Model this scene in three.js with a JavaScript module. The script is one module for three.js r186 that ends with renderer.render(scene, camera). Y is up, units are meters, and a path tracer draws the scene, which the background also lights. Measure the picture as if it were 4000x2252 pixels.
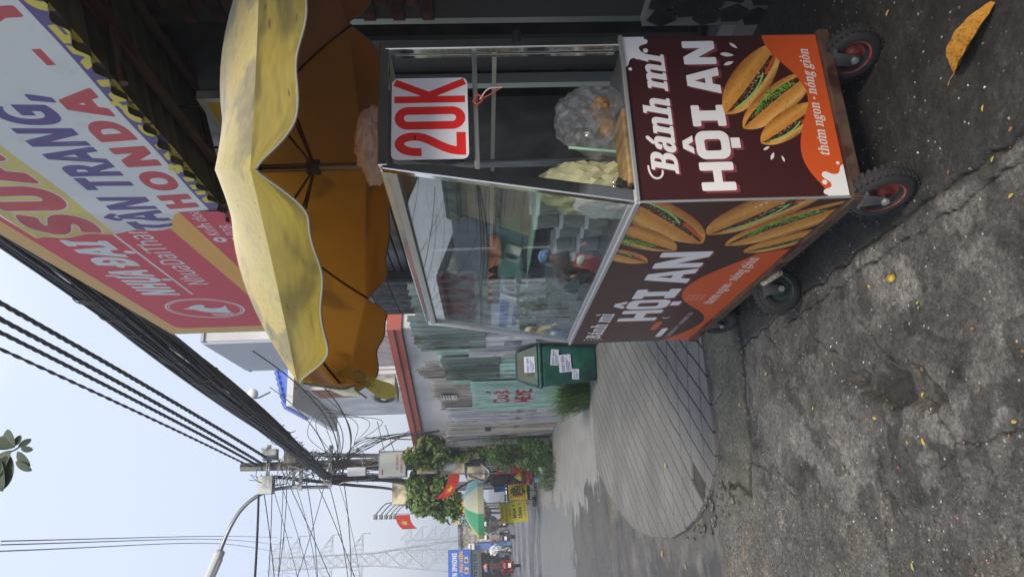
import * as THREE from 'three';
import { mergeGeometries, mergeVertices, toCreasedNormals } from 'three/addons/utils/BufferGeometryUtils.js';
import { RoundedBoxGeometry } from 'three/addons/geometries/RoundedBoxGeometry.js';
import { MarchingCubes } from 'three/addons/objects/MarchingCubes.js';

// ---------- camera: a phone held on its side, so the world stands sideways in the picture ----------
const V = (x, y, z) => new THREE.Vector3(x, y, z);
const scene = new THREE.Scene();
const camera = new THREE.PerspectiveCamera(45.32, 1024 / 576, 0.05, 2000);
{
  const pitch = -0.0467, roll = -0.0304;
  const F = V(0, Math.sin(pitch), -Math.cos(pitch)), u = V(0, Math.cos(pitch), Math.sin(pitch)), r = V(1, 0, 0);
  const R = r.clone().multiplyScalar(Math.cos(roll)).addScaledVector(u, Math.sin(roll));
  const U = u.clone().multiplyScalar(Math.cos(roll)).addScaledVector(r, -Math.sin(roll));
  camera.quaternion.setFromRotationMatrix(new THREE.Matrix4().makeBasis(U.negate(), R, F.negate()));
  camera.position.set(0, 1.5, 0);
}
const renderer = new THREE.WebGLRenderer({ antialias: true });
renderer.toneMapping = THREE.LinearToneMapping;
renderer.toneMappingExposure = 1.96;
renderer.shadowMap.enabled = true;

// street frame: a across the street towards the shops, y up, b along the street towards the camera; the origin is the ground below the cart's near corner
const TH = 0.3183, CX = 0.2774, CZ = -2.2859, ct = Math.cos(TH), st = Math.sin(TH);
const S = (a, y, b) => V(CX + a * ct + b * st, y, CZ - a * st + b * ct);

// ---------- sky: a bright, thinly clouded day ----------
const hash = (x, y, s) => { let h = Math.imul(x, 374761393) ^ Math.imul(y, 668265263) ^ Math.imul(s, 1274126177); h = Math.imul(h ^ (h >>> 13), 1274126177); return ((h ^ (h >>> 16)) >>> 0) / 4294967296; };
function vn(x, y, s = 1, per = 0) {
  const x0 = Math.floor(x), y0 = Math.floor(y), w = (i) => (per ? ((i % per) + per) % per : i);
  let fx = x - x0, fy = y - y0; fx = fx * fx * (3 - 2 * fx); fy = fy * fy * (3 - 2 * fy);
  const a = w(x0), b = w(x0 + 1), c = w(y0), d = w(y0 + 1);
  const p = hash(a, c, s), q = hash(b, c, s), r = hash(a, d, s), t = hash(b, d, s);
  return (p + (q - p) * fx) * (1 - fy) + (r + (t - r) * fx) * fy;
}
function fbm(x, y, o = 4, s = 1, per = 0) { let v = 0, k = 0.5, n = 0; for (let i = 0; i < o; i++) { v += k * vn(x, y, s + i, per); n += k; k *= 0.5; x *= 2; y *= 2; per *= 2; } return v / n; }
const smooth = (a, b, x) => { const t = Math.min(1, Math.max(0, (x - a) / (b - a))); return t * t * (3 - 2 * t); };
const lerp = (a, b, t) => a + (b - a) * t;
let seed = 7;
const rnd = () => { seed = (seed + 0x6d2b79f5) | 0; let t = Math.imul(seed ^ (seed >>> 15), 1 | seed); t = (t + Math.imul(t ^ (t >>> 7), 61 | t)) ^ t; return ((t ^ (t >>> 14)) >>> 0) / 4294967296; };
const rr = (a, b) => a + (b - a) * rnd();
{
  const W = 512, Hh = 256, d = new Float32Array(W * Hh * 4);
  for (let j = 0; j < Hh; j++) for (let i = 0; i < W; i++) {
    const el = ((j + 0.5) / Hh - 0.5) * Math.PI, az = (i / W) * 2 * Math.PI;
    const x = Math.cos(el) * Math.cos(az), z = Math.cos(el) * Math.sin(az), y = Math.sin(el);
    const q = 1.6 / (Math.max(y, 0) + 0.35);
    const cl = fbm(x * q + 9, z * q + 4, 5, 31);
    const up = smooth(0, 0.75, y), c = smooth(0.35, 0.7, cl);
    const k = lerp(0.525, 0.55, up) * lerp(0.94, 1.05, c);
    const o = (j * W + i) * 4;
    d[o] = k * lerp(0.83, 0.92, c); d[o + 1] = k * lerp(0.945, 0.985, c); d[o + 2] = k * lerp(1.19, 1.1, c); d[o + 3] = 1;
  }
  const t = new THREE.DataTexture(d, W, Hh, THREE.RGBAFormat, THREE.FloatType);
  t.mapping = THREE.EquirectangularReflectionMapping; t.magFilter = t.minFilter = THREE.LinearFilter; t.wrapS = THREE.RepeatWrapping; t.needsUpdate = true;
  scene.background = t; scene.environment = t;
}
const sun = new THREE.DirectionalLight(0xfff2de, 2.1);
sun.position.copy(S(2, 20, 15)); sun.target.position.copy(S(0, 0, -4)); sun.name = 'sun';
sun.castShadow = true; sun.shadow.radius = 26; sun.shadow.mapSize.set(2048, 2048);
Object.assign(sun.shadow.camera, { left: -30, right: 30, top: 30, bottom: -30, near: 1, far: 90 });
scene.add(sun, sun.target);

// ---------- helpers ----------
const used = new Map();
function numbered(n) { const k = used.get(n) ?? 0; used.set(n, k + 1); return k ? n + '_' + String(k).padStart(3, '0') : n; }
const shade = (m) => { m.castShadow = true; m.receiveShadow = true; return m; };
function flat(g) { g = g.index ? g.toNonIndexed() : g; for (const k of Object.keys(g.attributes)) if (!['position', 'normal', 'uv'].includes(k)) g.deleteAttribute(k); if (!g.attributes.uv) g.setAttribute('uv', new THREE.BufferAttribute(new Float32Array(g.attributes.position.count * 2), 2)); if (!g.attributes.normal) g.computeVertexNormals(); return g; }
const join = (l) => (Array.isArray(l) ? (l.length === 1 ? l[0] : mergeGeometries(l.map(flat))) : l);
// uv in metres, by the way each face points
function metric(g) {
  g = flat(g); const p = g.attributes.position, n = g.attributes.normal, u = new Float32Array(p.count * 2);
  for (let i = 0; i < p.count; i += 3) {
    const ax = Math.abs(n.getX(i) + n.getX(i + 1) + n.getX(i + 2)), ay = Math.abs(n.getY(i) + n.getY(i + 1) + n.getY(i + 2)), az = Math.abs(n.getZ(i) + n.getZ(i + 1) + n.getZ(i + 2));
    for (let k = i; k < i + 3; k++) {
      const x = p.getX(k), y = p.getY(k), z = p.getZ(k);
      if (ay >= ax && ay >= az) { u[2 * k] = x; u[2 * k + 1] = z; } else if (ax >= az) { u[2 * k] = z; u[2 * k + 1] = y; } else { u[2 * k] = x; u[2 * k + 1] = y; }
    }
  }
  g.setAttribute('uv', new THREE.BufferAttribute(u, 2)); return g;
}
const bx = (w, h, d, x = 0, y = 0, z = 0, rx = 0, ry = 0, rz = 0) => { const g = new THREE.BoxGeometry(w, h, d); if (rx) g.rotateX(rx); if (ry) g.rotateY(ry); if (rz) g.rotateZ(rz); return metric(g.translate(x, y, z)); };
const rb = (w, h, d, r, x = 0, y = 0, z = 0) => metric(new RoundedBoxGeometry(w, h, d, 2, r).translate(x, y, z));
const span = (x0, x1, y0, y1, z0, z1) => bx(x1 - x0, y1 - y0, z1 - z0, (x0 + x1) / 2, (y0 + y1) / 2, (z0 + z1) / 2);
const cyl = (r0, r1, h, x = 0, y = 0, z = 0, n = 18) => new THREE.CylinderGeometry(r1, r0, h, n).translate(x, y + h / 2, z);
function bar(p, q, r, n = 6, r2 = r) { // round bar between two points
  const a = V(...p), b = V(...q), d = b.clone().sub(a), g = new THREE.CylinderGeometry(r2, r, d.length(), n);
  g.applyQuaternion(new THREE.Quaternion().setFromUnitVectors(V(0, 1, 0), d.clone().normalize()));
  return g.translate((a.x + b.x) / 2, (a.y + b.y) / 2, (a.z + b.z) / 2);
}
function beam(p, q, w, h, upv = [0, 1, 0]) { // square tube between two points
  const a = V(...p), b = V(...q), d = b.clone().sub(a), z = d.clone().normalize(), x = V(...upv).cross(z).normalize(), y = z.clone().cross(x);
  const g = new RoundedBoxGeometry(w, h, d.length(), 2, Math.min(w, h) * 0.14);
  g.applyMatrix4(new THREE.Matrix4().makeBasis(x, y, z)); return metric(g.translate((a.x + b.x) / 2, (a.y + b.y) / 2, (a.z + b.z) / 2));
}
const tube = (pts, r, n = 24, k = 6) => new THREE.TubeGeometry(new THREE.CatmullRomCurve3(pts.map((p) => V(...p))), n, r, k);
function mesh(name, g, m, parent) { const o = shade(new THREE.Mesh(join(g), m)); o.name = name; parent.add(o); return o; }
function tag(o, label, category, group) { o.userData.label = label; o.userData.category = category; if (group) o.userData.group = group; return o; }
function thing(name, label, category, [a, y, b] = [0, 0, 0], turn = 0, group) {
  const o = new THREE.Group(); o.name = numbered(name); o.position.copy(S(a, y, b)); o.rotation.y = TH + turn; scene.add(o); return tag(o, label, category, group);
}
function single(name, label, category, pos, turn, g, m, group) { const o = shade(new THREE.Mesh(join(g), m)); o.name = numbered(name); o.position.copy(S(...pos)); o.rotation.y = TH + turn; scene.add(o); return tag(o, label, category, group); }
function struct(name, g, m, pos = [0, 0, 0], turn = 0) { const o = shade(new THREE.Mesh(join(g), m)); o.name = numbered(name); o.position.copy(S(...pos)); o.rotation.y = TH + turn; o.userData.kind = 'structure'; scene.add(o); return o; }
function copy(src, pos, turn, label) { const o = src.clone(); o.name = numbered(src.name.replace(/_\d{3}$/, '')); o.position.copy(S(...pos)); o.rotation.y = TH + turn; o.userData = { ...src.userData }; if (label) o.userData.label = label; scene.add(o); return o; }

// ---------- materials ----------
const col = (r, g, b) => new THREE.Color().setRGB(r, g, b);
function tex(n, fn, srgb = false, rep = 1) { // tileable texture; fn(u, v) gives [r, g, b] (0..1)
  const d = new Uint8Array(n * n * 4);
  for (let j = 0, o = 0; j < n; j++) for (let i = 0; i < n; i++, o += 4) { const c = fn(i / n, j / n); d[o] = c[0] * 255; d[o + 1] = c[1] * 255; d[o + 2] = c[2] * 255; d[o + 3] = 255; }
  const t = new THREE.DataTexture(d, n, n); t.wrapS = t.wrapT = THREE.RepeatWrapping; t.magFilter = THREE.LinearFilter; t.minFilter = THREE.LinearMipmapLinearFilter; t.generateMipmaps = true;
  if (srgb) t.colorSpace = THREE.SRGBColorSpace; t.repeat.set(rep, rep); t.needsUpdate = true; return t;
}
const g3 = (v) => [v, v, v];
const tMottle = tex(512, (u, v) => { const f = 0.6 * fbm(u * 5, v * 5, 6, 3, 5) + 0.4 * fbm(u * 20, v * 20, 3, 9, 20); return g3(Math.min(1, Math.max(0, 0.55 + (f - 0.5) * 1.5 + 0.25))); }, true, 0.4);
const tSoft = tex(512, (u, v) => g3(Math.min(1, Math.max(0, 0.9 + (fbm(u * 4, v * 4, 6, 203, 4) - 0.5) * 0.28))), true, 0.3);
const tFine = tex(512, (u, v) => g3(0.5 * fbm(u * 40, v * 40, 4, 13, 40) + 0.5 * hash(Math.floor(u * 512), Math.floor(v * 512), 5)), false, 1.6);
const tStreak = tex(512, (u, v) => { const f = fbm(u * 48, v * 3, 4, 21, 0), h = fbm(u * 6, v * 6, 5, 22, 6); return g3(Math.min(1, Math.max(0, 0.78 + (f - 0.5) * 0.6 + (h - 0.5) * 0.7))); }, true, 0.6);
const tRust = tex(512, (u, v) => { const f = fbm(u * 7, v * 7, 6, 41, 7), k = smooth(0.46, 0.58, f), h = fbm(u * 32, v * 32, 3, 43, 32); return [lerp(0.62, 0.42, k) * (0.7 + 0.5 * h), lerp(0.6, 0.2, k) * (0.7 + 0.5 * h), lerp(0.58, 0.1, k) * (0.7 + 0.5 * h)]; }, true, 0.9);
const tScratch = tex(256, (u, v) => g3(0.35 + 0.4 * fbm(u * 4, v * 60, 3, 61, 0)), false, 2);
const std = (c, rough = 0.8, o = {}) => new THREE.MeshStandardMaterial({ color: Array.isArray(c) ? col(...c) : c, roughness: rough, ...o });
const phy = (c, rough, o) => new THREE.MeshPhysicalMaterial({ color: Array.isArray(c) ? col(...c) : c, roughness: rough, ...o });
const plaster = (c, r = 0.9) => std(c, r, { map: tMottle, bumpMap: tFine, bumpScale: 0.002 });
const painted = (c, r = 0.85) => std(c, r, { map: tSoft, bumpMap: tFine, bumpScale: 0.0015 });
const tCorr = tex(1024, (u, v) => { const f = fbm(u * 110, v * 2.2, 3, 221, 0), e = fbm(u * 30, v * 1.5, 3, 227, 0), h = fbm(u * 7, v * 5, 5, 223, 0), p = smooth(0.66, 0.78, fbm(u * 26, v * 9, 4, 225, 0)) * 0.7; const k = Math.min(1, Math.max(0.12, 0.86 + (f - 0.5) * 0.6 + (e - 0.5) * 0.4 + (h - 0.5) * 0.4)); return [k * lerp(1, 0.72, p), k * lerp(1, 0.58, p), k * lerp(1, 0.46, p)]; }, true, 0.4);
const sheetMetal = (c, r = 0.6) => std(c, r, { map: tCorr, metalness: 0.1, bumpMap: tMottle, bumpScale: 0.004 });
const M = {
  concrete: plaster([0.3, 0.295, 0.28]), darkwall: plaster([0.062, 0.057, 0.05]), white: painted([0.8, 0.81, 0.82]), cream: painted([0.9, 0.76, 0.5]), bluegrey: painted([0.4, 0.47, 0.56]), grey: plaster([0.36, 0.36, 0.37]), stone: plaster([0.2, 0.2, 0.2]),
  steel: std([0.72, 0.72, 0.7], 0.16, { metalness: 1, roughnessMap: tScratch }), dullsteel: std([0.5, 0.5, 0.49], 0.38, { metalness: 0.9, bumpMap: tMottle, bumpScale: 0.001 }), alu: std([0.6, 0.61, 0.62], 0.4, { metalness: 0.8 }),
  rust: std(0xffffff, 0.85, { map: tRust, bumpMap: tRust, bumpScale: 0.003, metalness: 0.1 }), darkrust: std([0.24, 0.14, 0.09], 0.85, { map: tRust, bumpMap: tRust, bumpScale: 0.003 }),
  rubber: std([0.025, 0.025, 0.026], 0.75, { bumpMap: tFine, bumpScale: 0.002 }), black: std([0.02, 0.02, 0.022], 0.5), blackCable: std([0.022, 0.023, 0.026], 0.6), dark: std([0.045, 0.045, 0.045], 0.8),
  redpaint: std([0.42, 0.07, 0.05], 0.5, { map: tMottle }), greenrim: std([0.03, 0.09, 0.075], 0.5, { map: tMottle }), glass: phy([0.9, 0.94, 0.93], 0.012, { transmission: 1, thickness: 0, ior: 1.75 }),
  clearbag: phy([0.95, 0.96, 0.97], 0.06, { transmission: 0.93, thickness: 0, ior: 1.5 }), frostbag: phy([0.86, 0.87, 0.87], 0.6, { transmission: 0.5, thickness: 0 }), whiteplastic: std([0.78, 0.8, 0.8], 0.35), jar: phy([0.85, 0.86, 0.85], 0.15, { transmission: 0.75, thickness: 0 }),
  wood: std([0.42, 0.27, 0.12], 0.6, { map: tStreak }), bread: std([0.55, 0.3, 0.1], 0.7, { map: tMottle }), leafy: std([0.06, 0.16, 0.03], 0.6),
  awning: std([0.1, 0.1, 0.08], 0.7, { map: tStreak, bumpMap: tMottle, bumpScale: 0.003 }), shutter: std([0.12, 0.122, 0.13], 0.45, { metalness: 0.5, map: tMottle }),
  bingreen: std([0.012, 0.11, 0.085], 0.42, { bumpMap: tMottle, bumpScale: 0.0015, map: tMottle }), beamred: painted([0.62, 0.17, 0.13]), pole: plaster([0.34, 0.32, 0.28]), boxgrey: std([0.55, 0.58, 0.56], 0.5, { map: tMottle }), boxcream: std([0.62, 0.54, 0.38], 0.5, { map: tMottle }),
  galv: std([0.45, 0.47, 0.48], 0.45, { metalness: 0.6, map: tMottle }), skin: std([0.42, 0.24, 0.15], 0.6), tileblue: std([0.03, 0.09, 0.42], 0.4), terracotta: std([0.42, 0.17, 0.08], 0.8, { map: tMottle }),
};

// ---------- writing: the fonts have no Vietnamese marks, so those are drawn over the base letters ----------
function vtext(g, str, x, y, size, { font = 'bold SIZEpx sans-serif', track = 0, fill = '#fff', stroke, lw = 0, skew = 0, sx = 1, weight = 0 } = {}) {
  g.save(); g.translate(x, y); g.transform(sx, 0, -skew * 1, 1, 0, 0); g.font = font.replace('SIZE', size); g.textBaseline = 'alphabetic'; g.lineJoin = 'round'; g.lineCap = 'round';
  let at = 0; const ops = [];
  for (const ch of str) {
    const nfd = ch === 'Đ' ? 'D' : ch === 'đ' ? 'd' : ch.normalize('NFD')[0], marks = ch === 'Đ' || ch === 'đ' ? ['-'] : [...ch.normalize('NFD')].slice(1), w = g.measureText(nfd).width;
    const big = nfd === nfd.toUpperCase(), top = big ? -0.74 * size : /[i]/.test(nfd) ? -0.62 * size : -0.57 * size, cx = at + w / 2;
    ops.push([nfd === 'i' && marks.includes('\u0300') ? '\u0131' : nfd, at, marks, cx, top, w]); at += w + track;
  }
  const draw = (mode, style, extra) => {
    g[mode + 'Style'] = style;
    for (const [b, px, marks, cx, top, w] of ops) {
      if (mode === 'fill') { g.fillText(b, px, 0); if (weight) { g.strokeStyle = style; g.lineWidth = weight; g.strokeText(b, px, 0); } } else { g.lineWidth = extra; g.strokeText(b, px, 0); }
      let t = top;
      for (const m of marks) {
        g.strokeStyle = style; g.lineWidth = size * 0.085 + (mode === 'stroke' ? extra : weight); g.beginPath();
        if (m === '\u0302') { g.moveTo(cx - size * 0.15, t - size * 0.05); g.lineTo(cx, t - size * 0.17); g.lineTo(cx + size * 0.15, t - size * 0.05); t -= size * 0.16; }
        if (m === '\u0301') { g.moveTo(cx - size * 0.02, t - size * 0.05); g.lineTo(cx + size * 0.1, t - size * 0.17); }
        if (m === '\u0300') { g.moveTo(cx + size * 0.02, t - size * 0.05); g.lineTo(cx - size * 0.1, t - size * 0.17); }
        if (m === '\u0309') { g.arc(cx, t - size * 0.13, size * 0.06, Math.PI, Math.PI * 2.4); g.lineTo(cx, t - size * 0.03); }
        if (m === '\u0306') g.arc(cx, t - size * 0.14, size * 0.11, 0.2, Math.PI - 0.2);
        if (m === '\u0303') { g.moveTo(cx - size * 0.14, t - size * 0.06); g.quadraticCurveTo(cx - size * 0.06, t - size * 0.16, cx, t - size * 0.1); g.quadraticCurveTo(cx + size * 0.06, t - size * 0.04, cx + size * 0.14, t - size * 0.13); }
        if (m === '\u0323') { g.moveTo(cx, size * 0.16); g.lineTo(cx + 0.01, size * 0.16); g.lineWidth *= 1.4; }
        if (m === '\u031b') { g.moveTo(cx + w * 0.3, top + size * 0.06); g.quadraticCurveTo(cx + w * 0.56, top + size * 0.05, cx + w * 0.5, top - size * 0.1); }
        if (m === '-') { g.moveTo(cx - w * 0.52, -size * 0.36); g.lineTo(cx, -size * 0.36); }
        g.stroke();
      }
    }
  };
  if (stroke) draw('stroke', stroke, lw);
  draw('fill', fill);
  g.restore(); return at * sx;
}
function vwidth(g, str, size, font = 'bold SIZEpx sans-serif', track = 0) { g.font = font.replace('SIZE', size); let w = 0; for (const c of str) w += g.measureText(c === 'Đ' ? 'D' : c.normalize('NFD')[0]).width + track; return w; }
// text made to fill a given width
function fitText(g, str, x0, x1, y, size, o = {}) { const w = vwidth(g, str, size, o.font, o.track); return vtext(g, str, x0, y, size, { ...o, sx: (x1 - x0) / w }); }
function canvas(w, h, paint) { const c = document.createElement('canvas'); c.width = w; c.height = h; const g = c.getContext('2d'); paint(g, w, h); const t = new THREE.CanvasTexture(c); t.colorSpace = THREE.SRGBColorSpace; t.anisotropy = 8; return t; }
const speckle = (g, w, h, n, cols, a, r0, r1) => { for (let i = 0; i < n; i++) { g.globalAlpha = rr(a * 0.3, a); g.fillStyle = cols[Math.floor(rnd() * cols.length)]; g.beginPath(); g.ellipse(rnd() * w, rnd() * h, rr(r0, r1), rr(r0, r1), rnd() * 3, 0, 7); g.fill(); } g.globalAlpha = 1; };
// a printed sheet (flat board with a front face): local x right, y up, faces +z
function sheet(name, w, h, t, map, parent, mat = {}, backMap) {
  const g = new THREE.PlaneGeometry(w, h); const m = new THREE.MeshPhysicalMaterial({ map, roughness: 0.55, ...mat });
  const o = mesh(name, g, m, parent); o.position.z = t / 2 + 0.0006; return o;
}

// ================= ground =================
const CRACKS = [ // [width, polyline in (a, b)]
  [0.010, [[-0.04, 0.95], [-0.05, 0.3], [-0.045, 0], [-0.06, -0.72], [-0.085, -1.2], [-0.12, -1.8]]], [0.007, [[-0.115, 0.95], [-0.12, 0.2], [-0.125, -0.3], [-0.13, -0.9], [-0.16, -1.3]]],
  [0.045, [[0.25, -1.7], [-0.1, -1.73], [-0.4, -1.79], [-0.62, -1.82], [-0.78, -1.9], [-0.92, -1.97]]], [0.032, [[-0.92, -1.97], [-0.86, -2.15], [-0.84, -2.4]]],
  [0.007, [[-0.66, -0.21], [-0.74, -0.15], [-0.815, -0.097], [-0.853, -0.12], [-0.9, -0.2]]], [0.006, [[-0.3, -0.5], [-0.438, -0.383], [-0.531, -0.309]]], [0.005, [[-0.817, -0.08], [-0.835, 0.048], [-0.81, 0.169], [-0.84, 0.5]]],
  [0.004, [[-0.13, -1.0], [-0.28, -0.86], [-0.4, -0.72], [-0.47, -0.66]]], [0.004, [[-0.16, -1.35], [-0.3, -1.2], [-0.34, -1.0]]], [0.004, [[-0.9, -1.7], [-0.8, -1.55], [-0.86, -1.4], [-1.0, -1.3]]],
  [0.004, [[-0.95, -1.6], [-0.9, -1.45], [-0.96, -1.35]]], [0.004, [[-0.75, -1.85], [-0.8, -1.62], [-0.97, -1.5]]], [0.005, [[-1.55, -2.5], [-1.5, -1.6], [-1.62, -0.9], [-1.58, 0.2], [-1.66, 0.95]]], [0.004, [[0.1, -0.3], [0.3, -0.45], [0.62, -0.4], [0.9, -0.55]]],
  [0.005, [[-1.05, -0.6], [-1.3, -0.66], [-1.6, -0.6]]], [0.005, [[-0.12, -2.0], [-0.3, -2.2], [-0.36, -2.4]]],
];
const segs = []; for (const [w, l] of CRACKS) for (let i = 1; i < l.length; i++) segs.push([...l[i - 1], ...l[i], w]);
function crackAt(a, b) {
  const pa = a + (fbm(a * 14, b * 14, 3, 71) - 0.5) * 0.05, pb = b + (fbm(a * 14 + 40, b * 14, 3, 73) - 0.5) * 0.05; let best = 0;
  for (const [x0, y0, x1, y1, w] of segs) {
    if (pa < Math.min(x0, x1) - 0.06 || pa > Math.max(x0, x1) + 0.06 || pb < Math.min(y0, y1) - 0.06 || pb > Math.max(y0, y1) + 0.06) continue;
    const dx = x1 - x0, dy = y1 - y0, t = Math.min(1, Math.max(0, ((pa - x0) * dx + (pb - y0) * dy) / (dx * dx + dy * dy)));
    const d = Math.hypot(pa - x0 - t * dx, pb - y0 - t * dy); best = Math.max(best, (1 - smooth(w * 0.2, w * 0.75, d)) * smooth(0.25, 0.5, fbm(a * 9, b * 9, 3, 77) + w * 12));
  }
  return best;
}
function holeAt(a, b) { // the broken pothole in the concrete: 0 outside, 1 at its floor
  const t = (b + 0.36) / 0.27, c = -0.6 - 0.09 * (t - 0.1) * Math.abs(t), w = (0.055 + 0.035 * (fbm(b * 22, 3, 2, 81) - 0.5)) * (1 - Math.min(1, t * t * t * t));
  return smooth(0, 1, 1 - (Math.abs(a - c) - w * 0.75 + (fbm(a * 17, b * 17, 3, 83) - 0.5) * 0.06) / 0.035) * (Math.abs(t) < 1.05 ? 1 : 0);
}
function concreteEdge(a, b) { // 1 on the poured concrete beside the cart, 0 on the rough asphalt of the street
  const e = -0.97 + 0.07 * smooth(-0.5, 0.1, b) - 0.05 * smooth(-1.2, -1.9, b), n = (fbm(a * 6, b * 6, 4, 91) - 0.5) * 0.3 + (fbm(a * 40, b * 40, 2, 92) - 0.5) * 0.05;
  return smooth(-0.03, 0.03, a - e + n);
}
function groundColour(a, b, detail) {
  const n1 = fbm(a * 1.7 + 5, b * 1.7, 5, 101), n2 = fbm(a * 6, b * 6, 5, 103), n3 = fbm(a * 30, b * 30, 3, 105), n5 = fbm(a * 3.1 + 20, b * 3.1, 4, 107);
  const conc = b > -2.35 ? concreteEdge(a, b) : 0;
  // street asphalt with stone chips
  let v = 0.076 + (n1 - 0.5) * 0.055 + (n2 - 0.5) * 0.045 + (n3 - 0.5) * 0.045, r = v * 1.05, g = v, bl = v * 0.92;
  const brown = smooth(0.5, 0.66, n5) * 0.5; r *= 1 + 0.12 * brown; bl *= 1 - 0.2 * brown;
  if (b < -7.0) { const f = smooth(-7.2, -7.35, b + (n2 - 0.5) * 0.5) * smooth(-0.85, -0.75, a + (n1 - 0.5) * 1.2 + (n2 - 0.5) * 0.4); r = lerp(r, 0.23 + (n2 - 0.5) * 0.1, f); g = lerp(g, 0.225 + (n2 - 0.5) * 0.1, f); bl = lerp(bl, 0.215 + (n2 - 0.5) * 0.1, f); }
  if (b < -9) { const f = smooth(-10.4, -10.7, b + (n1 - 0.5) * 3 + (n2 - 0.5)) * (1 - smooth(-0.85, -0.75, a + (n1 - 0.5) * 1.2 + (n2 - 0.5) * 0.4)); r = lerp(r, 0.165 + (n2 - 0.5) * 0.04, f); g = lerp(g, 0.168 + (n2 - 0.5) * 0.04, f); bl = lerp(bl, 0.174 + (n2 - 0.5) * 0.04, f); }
  if (b > -7) { const tar = smooth(0.56, 0.62, fbm(a * 3.3 + 71, b * 3.3, 6, 117)) * 0.35, dust = smooth(0.54, 0.66, fbm(a * 5.1 + 17, b * 5.1, 5, 119)) * 0.5; r *= 1 - tar + dust * 1.0; g *= 1 - tar + dust * 0.9; bl *= 1 - tar + dust * 0.72; }
  // poured concrete, patched and stained
  if (conc > 0) {
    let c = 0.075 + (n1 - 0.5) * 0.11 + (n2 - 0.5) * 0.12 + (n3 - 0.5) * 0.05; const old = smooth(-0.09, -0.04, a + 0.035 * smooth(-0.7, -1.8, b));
    c = lerp(c, 0.025 + (n2 - 0.5) * 0.032 + (n3 - 0.5) * 0.02, old);  // dirty old surface by the cart; its shade is darkened into the colour
    const worn = smooth(0.5, 0.555, fbm(a * 4.2 + 3, b * 4.2 + 8, 6, 113)) * (1 - old), slur = smooth(0.57, 0.6, fbm(a * 7 + 13, b * 7, 5, 115)) * (1 - old * 0.7); c = lerp(c, c * 1.38 + 0.008, worn); c = lerp(c, c * 0.55, slur);
    const wet = smooth(0.52, 0.62, fbm(a * 2.3 + 60, b * 2.3 + 7, 5, 109)); c *= 1 - 0.32 * wet;
    const pale = smooth(0.5, 0.7, fbm(a * 4 + 31, b * 4, 4, 111)) * (1 - old) * smooth(0.35, 0.1, Math.hypot(a + 0.74, b - 0.02)); c = lerp(c, 0.25, pale * 0.8);
    let cr = c * 1.05, cg = c * 1.0, cb = c * 0.91;
    if (b < -1.75) { const moss = smooth(-1.75, -1.9, b) * (0.4 + 0.6 * n5); cr = lerp(cr, 0.1 * (0.6 + n2), moss); cg = lerp(cg, 0.1 * (0.6 + n2), moss); cb = lerp(cb, 0.072 * (0.6 + n2), moss); }
    r = lerp(r, cr, conc); g = lerp(g, cg, conc); bl = lerp(bl, cb, conc);
  }
  let bump = n3 * 0.35 + n2 * 0.3 + conc * 0.12;
  if (detail) {
    const cell = 0.014, ca = Math.floor(a / cell), cb = Math.floor(b / cell), h = hash(ca, cb, 5), dx = a / cell - ca - 0.5 - (hash(ca, cb, 6) - 0.5) * 0.5, dy = b / cell - cb - 0.5 - (hash(ca, cb, 7) - 0.5) * 0.5, inside = smooth(0.42, 0.25, Math.hypot(dx, dy) * (0.7 + hash(ca, cb, 8)));
    const chips = inside * (h > 0.55 ? 1 : 0) * lerp(1, 0.35, conc), k = h > 0.86 ? 2.1 : h > 0.72 ? 0.5 : 1.3; r = lerp(r, r * k, chips); g = lerp(g, g * k, chips); bl = lerp(bl, bl * k, chips); bump += chips * 0.18;
    const gr = fbm(a * 75, b * 75, 3, 161), c2 = 0.0045, h2 = hash(Math.floor(a / c2), Math.floor(b / c2), 15), f = (0.68 + 0.64 * h2) * (0.45 + 1.1 * gr); bump += (gr - 0.5) * 0.5; r *= f; g *= f; bl *= f; bump += h2 * 0.06;
    const sp = hash(Math.floor(a / 0.007), Math.floor(b / 0.007), 19); if (sp > 0.9972) { r = g = 0.34; bl = 0.3; } const pit = h2 > 0.99 ? 1 : 0; if (pit && conc > 0.5) { r *= 0.4; g *= 0.4; bl *= 0.4; bump -= 0.2; }
    const cr = crackAt(a, b), ho = holeAt(a, b); const q = cr * 0.8; r = lerp(r, 0.012, q); g = lerp(g, 0.011, q); bl = lerp(bl, 0.009, q); bump -= q * 0.4;
    if (ho > 0) { const rub = (0.022 + 0.045 * smooth(0.5, 0.62, fbm(a * 12, b * 12, 3, 121))) * (0.35 + 1.3 * fbm(a * 90, b * 90, 2, 125)); r = lerp(r, rub * 1.05, ho * 0.9); g = lerp(g, rub * 0.98, ho * 0.9); bl = lerp(bl, rub * 0.85, ho * 0.9); bump += (fbm(a * 70, b * 70, 2, 123) - 0.5) * 0.8 * ho; }
  }
  return [r, g, bl, bump];
}
const toS = (c) => { c = Math.min(1, Math.max(0, c)); return c <= 0.0031308 ? c * 12.92 : 1.055 * Math.pow(c, 1 / 2.4) - 0.055; };
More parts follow.
